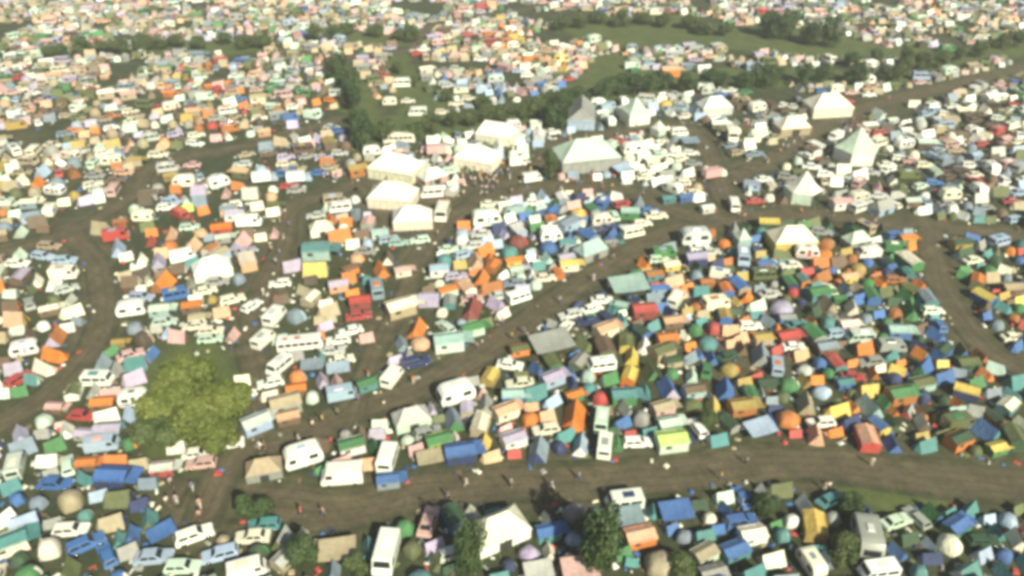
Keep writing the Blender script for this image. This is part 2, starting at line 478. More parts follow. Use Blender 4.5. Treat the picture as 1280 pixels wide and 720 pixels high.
def make_caravan():
    parts = []
    h = 1.05
    m = MB()
    m.prism([(-2.1, .55), (-1.9, .42), (1.9, .42), (2.15, .6), (2.25, 1.15), (2.05, 1.9), (1.7, 2.35), (1.2, 2.5), (-1.3, 2.5), (-1.85, 2.35), (-2.15, 1.8), (-2.22, 1.1)], -h, h, True)
    parts.append(('body', m.mesh('body', 'paint', 0.06), 'a', None))
    def pn(nm, mat, a, b, c, d, par=None): q = MB(); rect_on(q, a, b, c, d, .014); parts.append((nm, q.mesh(nm, mat), 'b' if mat == 'paint' else None, par))
    for sy in (-1, 1):
        y = sy * (h + .004)
        def sp(nm, mat, x0, x1, z0, z1):
            a, b, c, d = (x0, y, z0), (x1, y, z0), (x1, y, z1), (x0, y, z1)
            if sy > 0: a, b, c, d = b, a, d, c
            pn(nm, mat, a, b, c, d)
        sp('window', 'glass', -1.6, -.55, 1.3, 1.95); sp('window', 'glass', .95, 1.75, 1.3, 1.95)
        sp('stripe', 'paint', -2.05, 2.1, .78, .98)
        if sy < 0: sp('door', 'paint', -.15, .55, 1.02, 2.2)
    pn('window', 'glass', (2.24, -.75, 1.25), (2.24, .75, 1.25), (2.08, .75, 1.85), (2.08, -.75, 1.85))
    m = MB(); m.box(-.5, .5, -.35, .35, 2.49, 2.62, top=(.08, .08)); parts.append(('roof_light', m.mesh('roof_light', 'paint'), 'b', None))
    wheel_parts(parts, (0,), h - .02, .32)
    m = MB(); m.tube((2.0, .45, .45), (3.1, 0, .45), .04); m.tube((2.0, -.45, .45), (3.1, 0, .45), .04); m.tube((3.0, 0, 0.0), (3.0, 0, .5), .04)
    parts.append(('tow_hitch', m.mesh('tow_hitch', 'steel'), None, None))
    return parts

def make_bus():
    parts = []
    h = 1.22
    m = MB()
    m.prism([(-4.6, .4), (4.5, .4), (4.65, .7), (4.6, 1.6), (4.35, 2.6), (4.05, 2.85), (-4.4, 2.85), (-4.6, 2.6)], -h, h)
    parts.append(('body', m.mesh('body', 'paint', 0.1), 'a', None))
    def pn(nm, a, b, c, d): q = MB(); rect_on(q, a, b, c, d, .014); parts.append((nm, q.mesh(nm, 'glass'), None, None))
    pn('windscreen', (4.6, -1.05, 1.5), (4.6, 1.05, 1.5), (4.38, 1.0, 2.5), (4.38, -1.0, 2.5))
    for sy in (-1, 1):
        y = sy * (h + .004)
        for k in range(6):
            x0 = -4.2 + k * 1.38; x1 = x0 + 1.15
            a, b, c, d = (x0, y, 1.55), (x1, y, 1.55), (x1, y, 2.3), (x0, y, 2.3)
            if sy > 0: a, b, c, d = b, a, d, c
            pn('side_window', a, b, c, d)
    pn('rear_window', (-4.61, 1.0, 1.6), (-4.61, -1.0, 1.6), (-4.61, -1.0, 2.35), (-4.61, 1.0, 2.35))
    m = MB(); m.box(-1.0, .2, -.45, .45, 2.84, 2.96, top=(.1, .1)); m.box(-3.3, -2.4, -.4, .4, 2.84, 2.94, top=(.1, .1)); parts.append(('roof_hatch', m.mesh('roof_hatch', 'paint'), 'b', None))
    wheel_parts(parts, (-2.7, 3.0), h - .02, .48, .28)
    m = MB(); m.box(4.6, 4.72, -h, h, .45, .68); parts.append(('bumper', m.mesh('bumper', 'chrome'), None, None))
    return parts

def make_lorry():
    parts = []
    m = MB(); m.box(-3.3, 1.6, -1.15, 1.15, .8, 3.0); parts.append(('cargo_box', m.mesh('cargo_box', 'paint', 0.05), 'a', None))
    m = MB(); m.prism([(1.75, .55), (3.3, .55), (3.4, .8), (3.3, 1.5), (3.0, 2.25), (1.75, 2.35)], -1.05, 1.05); parts.append(('cab', m.mesh('cab', 'paint', 0.06), 'b', None))
    q = MB(); rect_on(q, (3.29, -.9, 1.56), (3.29, .9, 1.56), (3.04, .85, 2.16), (3.04, -.85, 2.16), .014); parts.append(('windscreen', q.mesh('windscreen', 'glass'), None, None))
    m = MB(); m.box(-3.2, 3.1, -.5, .5, .5, .79); parts.append(('chassis', m.mesh('chassis', 'steel'), None, None))
    wheel_parts(parts, (-2.2, 2.6), 1.04, .46, .28)
    return parts

def sag_slope(m, p00, p10, p11, p01, sag, nu=6, nv=4, flip=False, scallop=0):
    p00, p10, p11, p01 = map(Vector, (p00, p10, p11, p01))
    def f(u, v):
        p = p00.lerp(p10, u).lerp(p01.lerp(p11, u), v)
        p.z -= sag * math.sin(math.pi * u) * (1 - .45 * v) * (0.4 + math.sin(math.pi * v))
        if scallop: p.z += scallop * abs(math.sin(math.pi * u * 3)) * (1 - v)
        return p
    m.grid(f, nu, nv, True, flip)

def make_ridge_tent(var=0):
    """two-man ridge tent, x along the ridge: 2.6 x 1.9 x 1.35"""
    parts = []
    l, w, hz = 1.3, .95, 1.35
    drop = (0, .12, .3)[var % 3]
    m = MB()
    sag_slope(m, (-l, -w, .05), (l, -w, .05), (l * .92, 0, hz), (-l * .92, 0, hz - drop), .10, scallop=.05)
    sag_slope(m, (l, w, .05), (-l, w, .05), (-l * .92, 0, hz - drop), (l * .92, 0, hz), .10, scallop=.05)
    parts.append(('flysheet', m.mesh('flysheet', 'cloth'), 'a', None))
    m = MB()
    m.face([(-l - (.5 if var == 2 else .1), 0, .03), (-l, -w, .05), (-l * .92, 0, hz - drop)]); m.face([(-l, w, .05), (-l - (.5 if var == 2 else .1), 0, .03), (-l * .92, 0, hz - drop)])
    parts.append(('end_panel', m.mesh('end_panel', 'cloth'), 'b' if var == 1 else 'a', None))
    m = MB()
    m.face([(l, -w * .93, .05), (l, 0, .05), (l * .92, 0, hz - .02)]); 
    m.face([(l, w * .42, .05), (l, w * .93, .05), (l * .92, 0, hz - .02)])
    parts.append(('door', m.mesh('door', 'cloth'), 'b', None))
    m = MB(); m.face([(l - .03, 0, .05), (l - .03, w * .42, .05), (l * .92 - .03, 0, hz - .05)]); m.box(-l, l - .05, -w * .9, w * .9, .0, .04)
    parts.append(('groundsheet', m.mesh('groundsheet', 'opening'), None, None))
    m = MB(); m.tube((l * .93, 0, 0), (l * .93, 0, hz + .1), .018); parts.append(('pole', m.mesh('pole', 'steel'), None, None))
    m = MB(); m.tube((-l * .93, 0, 0), (-l * .93, 0, hz - drop + .1), .018); parts.append(('pole', m.mesh('pole', 'steel'), None, None))
    for s in (-1, 1):
        m = MB(); m.tube((s * l * .93, 0, hz - (drop if s < 0 else 0)), (s * (l + 1.0), 0, 0), .008, 3); parts.append(('guy_line', m.mesh('guy_line', 'rope'), None, None))
    return parts

def make_dome_tent(var=0):
    parts = []
    a, b, hz = 1.4, 1.3, 1.25
    sides = (6, 4, 5)[var % 3]
    def pt(an, v, k=1.0):
        # v 0 rim .. 1 apex ; panels flat between arched poles
        seg = 2 * math.pi / sides
        loc = (an % seg) / seg
        flat = math.cos(seg / 2) / math.cos((loc - .5) * seg)
        r = math.cos(v * math.pi / 2) ** 0.8 * (flat * .65 + .35 * 1) * k
        return Vector((a * r * math.cos(an), b * r * math.sin(an), .04 + hz * math.sin(v * math.pi / 2) ** .9 * (1 + .03 * (1 - flat))))
    m = MB(); m.grid(lambda u, v: pt(u * 2 * math.pi, v * .985), sides * 4, 6, True)
    parts.append(('canopy', m.mesh('canopy', 'cloth'), 'a', None))
    m = MB()
    m.grid(lambda u, v: pt((u - .5) * .7, v * .62, 1.03) + Vector((.0, 0, 0)), 4, 4, True)
    parts.append(('door', m.mesh('door', 'cloth'), 'b', None))
    m = MB()
    for k in range(sides):
        an = k * 2 * math.pi / sides
        pts = [pt(an, j / 5 * .98, 1.02) for j in range(6)]
        for p, q in zip(pts, pts[1:]): m.tube(p, q, .012, 3)
    parts.append(('pole', m.mesh('pole', 'steel'), None, None))
    m = MB(); m.tube((0, 0, 0), (0, 0, .03), 1.15, 10); parts.append(('groundsheet', m.mesh('groundsheet', 'opening'), None, None))
    return parts

def make_frame_tent(var=0):
    """family frame tent 4 x 2.8 x 2.1, gabled with a porch"""
    parts = []
    l, w, hw, hr = 2.0, 1.4, 1.65, 2.15
    m = MB()
    for sy in (-1, 1):
        a, b = (-l, sy * w, 0), (l, sy * w, 0); c, d = (l * .97, sy * w * .96, hw), (-l * .97, sy * w * .96, hw)
        m.face([a, b, c, d] if sy < 0 else [b, a, d, c])
    m.face([(-l, w, 0), (-l, -w, 0), (-l * .97, -w * .96, hw), (-l * .97, 0, hr - .03), (-l * .97, w * .96, hw)])
    m.face([(l * .7, -w * .98, 0), (l * .7, w * .98, 0), (l * .7, w * .95, hw), (l * .7, 0, hr - .03), (l * .7, -w * .95, hw)])
    parts.append(('wall', m.mesh('wall', 'cloth'), 'b', None))
    m = MB()
    for sy in (-1, 1):
        p = [(-l - .05, sy * (w + .08), hw - .12), (l + .15, sy * (w + .08), hw - .12), (l + .1, 0, hr), (-l, 0, hr)]
        if sy > 0: p = [p[1], p[0], p[3], p[2]]
        sag_slope(m, *p, .07, 6, 4)
    parts.append(('roof', m.mesh('roof', 'cloth'), 'a', None))
    def pn(nm, mat, x0, x1, y, z0, z1, role=None):
        a, b, c, d = (x0, y, z0), (x1, y, z0), (x1, y, z1), (x0, y, z1)
        if y > 0: a, b, c, d = b, a, d, c
        q = MB(); rect_on(q, a, b, c, d, .012); parts.append((nm, q.mesh(nm, mat), role, None))
    for sy in (-1, 1):
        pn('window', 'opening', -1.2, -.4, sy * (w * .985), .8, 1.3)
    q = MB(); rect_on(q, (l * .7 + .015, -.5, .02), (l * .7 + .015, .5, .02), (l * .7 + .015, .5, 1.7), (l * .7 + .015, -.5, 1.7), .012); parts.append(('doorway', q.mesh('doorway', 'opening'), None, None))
    for sy in (-1, 1):
        m = MB(); m.tube((l + .08, sy * w, 0), (l + .08, sy * w, hw - .08), .02); parts.append(('pole', m.mesh('pole', 'steel'), None, None))
    if var % 2:
        m = MB(); sag_slope(m, (l + .15, -w, hw - .1), (l + .15, w, hw - .1), (l + 1.5, w, hw - .35), (l + 1.5, -w, hw - .35), .08, 4, 4, True)
        parts.append(('awning', m.mesh('awning', 'cloth'), 'a', None))
        for sy in (-1, 1):
            m = MB(); m.tube((l + 1.45, sy * w, 0), (l + 1.45, sy * w, hw - .33), .02); parts.append(('awning_pole', m.mesh('awning_pole', 'steel'), None, None))
    return parts

def make_marquee(var=0):
    """hip roofed marquee: unit 8 x 5 x 3.4"""
    parts = []
    l, w, hw, hr = 4.0, 2.5, 1.8, 3.9
    rl = (2.6, 1.5, 3.4)[var % 3]
    m = MB()
    for sy in (-1, 1):
        p = [(-l, sy * w, hw), (l, sy * w, hw), (rl, 0, hr), (-rl, 0, hr)]
        if sy > 0: p = [p[1], p[0], p[3], p[2]]
        sag_slope(m, *p, .16, 12, 5)
    for sx in (-1, 1):
        p = [(sx * l, -sx * -w, hw), (sx * l, -sx * w, hw), (sx * rl, 0.02 * -sx, hr), (sx * rl, 0.02 * sx, hr)]
        p = [(sx * l, -w * sx, hw), (sx * l, w * sx, hw), (sx * rl, .02 * sx, hr), (sx * rl, -.02 * sx, hr)]
        sag_slope(m, *p, .14, 8, 5)
    parts.append(('roof', m.mesh('roof', 'cloth'), 'a', None))
    m = MB()   # scalloped valance
    ring = []
    for (a, b, n) in (((-l, -w), (l, -w), 16), ((l, -w), (l, w), 10), ((l, w), (-l, w), 16), ((-l, w), (-l, -w), 10)):
        for k in range(n): ring.append((a[0] + (b[0] - a[0]) * k / n, a[1] + (b[1] - a[1]) * k / n))
    n = len(ring)
    vs = [(x * 1.01, y * 1.015, hw + .01) for x, y in ring] + [(x * 1.012, y * 1.02, hw - (.34 if k % 2 else .2)) for k, (x, y) in enumerate(ring)]
    m.add(vs, [(k + n, (k + 1) % n + n, (k + 1) % n, k) for k in range(n)])
    parts.append(('valance', m.mesh('valance', 'cloth'), 'b', None))
    m = MB()
    wx, wy = l * .985, w * .98
    def wall(a, b, nf):
        def f(u, v):
            p = Vector((a[0] + (b[0] - a[0]) * u, a[1] + (b[1] - a[1]) * u, v * (hw - .02)))
            nrm = Vector((b[1] - a[1], a[0] - b[0], 0)).normalized()
            return p + nrm * .05 * math.sin(u * nf * math.pi) * (1 - v * .6)
        m.grid(f, nf * 2, 2, True)
    wall((-wx, -wy), (-1.0, -wy), 8); wall((1.0, -wy), (wx, -wy), 8)
    wall((wx, -wy), (wx, wy), 10); wall((wx, wy), (-wx, wy), 14); wall((-wx, wy), (-wx, -wy), 10)
    parts.append(('wall', m.mesh('wall', 'cloth'), 'b', None))
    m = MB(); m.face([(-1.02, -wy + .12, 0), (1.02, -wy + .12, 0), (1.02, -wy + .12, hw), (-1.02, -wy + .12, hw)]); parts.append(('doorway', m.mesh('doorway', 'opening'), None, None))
    for sx in (-1, 1):
        m = MB(); m.tube((sx * rl, 0, 0), (sx * rl, 0, hr + .45), .05); parts.append(('pole', m.mesh('pole', 'wood'), None, None))
    for x in (-l, -l / 3, l / 3, l):
        for sy in (-1, 1):
            m = MB(); m.tube((x, sy * w, hw), (x * 1.06, sy * (w + 1.2), 0), .015, 3); parts.append(('guy_rope', m.mesh('guy_rope', 'rope'), None, None))
    return parts

def make_pavilion(var=0):
    """peaked bell / pagoda tent, 5 m across, 4 m high"""
    parts = []
    n = (6, 4)[var % 2]
    r0, hw, hr = 2.5, (1.5, 1.9)[var % 2], 4.0
    def ring(r, z, off=0): return [(r * math.cos(2 * math.pi * k / n + off), r * math.sin(2 * math.pi * k / n + off), z) for k in range(n)]
    off = math.pi / n
    m = MB()
    for k in range(n):
        a = Vector(ring(r0, hw, off)[k]); b = Vector(ring(r0, hw, off)[(k + 1) % n])
        def f(u, v, a=a, b=b):
            p = a.lerp(b, u); q = Vector((0, 0, hr))
            s = v ** .8
            r = p.lerp(q, v); z = hw + (hr - hw) * (v ** 1.35)
            return Vector((r.x, r.y, z))
        m.grid(f, 4, 6, True)
    parts.append(('roof', m.mesh('roof', 'cloth'), 'a', None))
    m = MB()
    for k in range(n):
        a = ring(r0 * .98, 0, off)[k]; b = ring(r0 * .98, 0, off)[(k + 1) % n]
        c = ring(r0 * .98, hw, off)[(k + 1) % n]; d = ring(r0 * .98, hw, off)[k]
        if k == (n * 3) // 4 and n == 6: 
            continue
        m.face([a, b, c, d])
    parts.append(('wall', m.mesh('wall', 'cloth'), 'b', None))
    m = MB(); m.tube((0, 0, 0), (0, 0, hr + .4), .05); parts.append(('pole', m.mesh('pole', 'wood'), None, None))
    for k in range(n):
        p = ring(r0, hw, off)[k]; q = ring(r0 + 1.3, 0, off)[k]
        m = MB(); m.tube(p, q, .014, 3); parts.append(('guy_rope', m.mesh('guy_rope', 'rope'), None, None))
    return parts

def make_tarp(var=0):
    """open sided tarpaulin shelter 5 x 3.4 x 1.9"""
    parts = []
    l, w, h1, h2 = 2.5, 1.7, 1.3, 1.95
    m = MB(); sag_slope(m, (-l, -w, h1), (l, -w, h1), (l, w, h2), (-l, w, h2 - .2), .22, 10, 8)
    parts.append(('sheet', m.mesh('sheet', 'cloth'), 'a', None))
    for x in (-l, l):
        for y, z in ((-w, h1), (w, h2)):
            m = MB(); m.tube((x * .99, y * .99, 0), (x * .99, y * .99, z - .02 - (.2 if x < 0 and y > 0 else 0)), .025); parts.append(('pole', m.mesh('pole', 'wood'), None, None))
    m = MB(); m.face([(-l * .97, w * .97, .02), (l * .97, w * .97, .02), (l * .97, w * .97, h2 - .1), (-l * .97, w * .97, h2 - .25)][::-1]); parts.append(('back_sheet', m.mesh('back_sheet', 'cloth'), 'b', None))
    return parts

PROTO = {
    'car': [make_car(False), make_car(True)], 'van': [make_van(True), make_van(False)], 'caravan': [make_caravan()],
    'bus': [make_bus()], 'lorry': [make_lorry()],
    'ridge': [make_ridge_tent(i) for i in range(3)], 'dome': [make_dome_tent(i) for i in range(3)],
    'frame': [make_frame_tent(i) for i in range(2)], 'marquee': [make_marquee(i) for i in range(3)],
    'pavilion': [make_pavilion(i) for i in range(2)], 'tarp': [make_tarp()],
}
BASE = {  # length, width, height of the unit object, object name, label noun, category, group
    'car': (4.1, 1.62, 1.36, 'parked_car', 'car', 'car', 'cars parked among the tents'),
    'van': (4.6, 1.96, 2.1, 'camper_van', 'van', 'van', 'vans parked among the tents'),
    'caravan': (4.4, 2.1, 2.5, 'caravan', 'caravan', 'caravan', 'caravans on the campsite'),
    'bus': (9.2, 2.44, 2.85, 'bus', 'bus', 'bus', 'buses on the campsite'),
    'lorry': (6.7, 2.3, 3.0, 'box_lorry', 'box lorry', 'lorry', 'lorries on the campsite'),
    'ridge': (2.6, 1.9, 1.35, 'ridge_tent', 'ridge tent', 'tent', 'ridge tents pitched across the fields'),
    'dome': (2.8, 2.6, 1.25, 'dome_tent', 'dome tent', 'tent', 'dome tents pitched across the fields'),
    'frame': (4.2, 2.9, 2.15, 'frame_tent', 'frame tent', 'tent', 'family frame tents'),
    'marquee': (8.0, 5.0, 3.5, 'marquee', 'marquee', 'marquee', 'marquees of the festival'),
    'pavilion': (5.0, 5.0, 4.0, 'peaked_tent', 'peaked tent', 'tent', 'peaked tents'),
    'tarp': (5.0, 3.4, 1.95, 'tarpaulin_shelter', 'tarpaulin shelter', 'shelter', 'tarpaulin shelters'),
}
# simplified single mesh of each prototype with material slots (object colour, object colour darkened, rest) for copies too small to show parts
tinted('cloth_darker', 'object', 0.8, mul=(0.62, 0.60, 0.62))  # object colour multiplied darker, for walls, doors, valances and end panels
SKIP_SMALL = ('pole', 'guy_line', 'guy_rope', 'hubcap', 'bumper', 'headlight', 'awning_pole', 'tow_hitch', 'roof_hatch')
def joined(parts, name):
    V, Fc, mi, mats = [], [], [], []
    for (pn, me, role, par) in parts:
        if pn in SKIP_SMALL: continue
        mat = me.materials[0].name
        if role == 'b' and mat == 'cloth': mat = 'cloth_darker'
        if mat not in mats: mats.append(mat)
        o = len(V)
        V += [tuple(v.co) for v in me.vertices]
        for p in me.polygons:
            Fc.append(tuple(o + i for i in p.vertices)); mi.append((mats.index(mat), p.use_smooth))
    me = bpy.data.meshes.new(name); me.from_pydata(V, [], Fc); me.update()
    for mt in mats: me.materials.append(MAT[mt])
    me.polygons.foreach_set('material_index', [a for a, b in mi]); me.polygons.foreach_set('use_smooth', [b for a, b in mi])
    return me
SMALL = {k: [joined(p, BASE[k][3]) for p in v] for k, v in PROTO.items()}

# ------------------------------------------------------------------ colours
PAL = {
    'white': (.82, .80, .73), 'cream': (.79, .73, .58), 'tan': (.42, .34, .22), 'peach': (.68, .40, .24), 'pink': (.62, .38, .36),
    'orange': (.66, .20, .03), 'dark orange': (.42, .15, .04), 'red': (.48, .07, .06), 'dark red': (.25, .06, .05), 'yellow': (.68, .50, .11),
    'ochre': (.42, .30, .08), 'pale green': (.56, .67, .55), 'green': (.07, .22, .08), 'dark green': (.045, .09, .045), 'olive': (.13, .15, .06),
    'lime green': (.48, .66, .16), 'teal': (.085, .25, .25), 'pale teal': (.35, .50, .46), 'blue': (.06, .155, .40), 'navy blue': (.035, .05, .14),
    'pale blue': (.36, .46, .60), 'blue grey': (.22, .28, .34), 'grey': (.33, .33, .31), 'pale grey': (.55, .56, .52), 'lilac': (.46, .40, .55),
    'brown': (.17, .11, .07), 'dark brown': (.09, .065, .045), 'black': (.03, .03, .03),
}
A = {'w': 'white', 'c': 'cream', 't': 'tan', 'pe': 'peach', 'pk': 'pink', 'o': 'orange', 'do': 'dark orange', 'r': 'red', 'dr': 'dark red', 'y': 'yellow',
     'oc': 'ochre', 'pg': 'pale green', 'g': 'green', 'dg': 'dark green', 'ol': 'olive', 'lg': 'lime green', 'te': 'teal', 'pt': 'pale teal', 'b': 'blue',
     'nb': 'navy blue', 'pb': 'pale blue', 'bg': 'blue grey', 'gy': 'grey', 'pgy': 'pale grey', 'li': 'lilac', 'br': 'brown', 'db': 'dark brown', 'bk': 'black'}

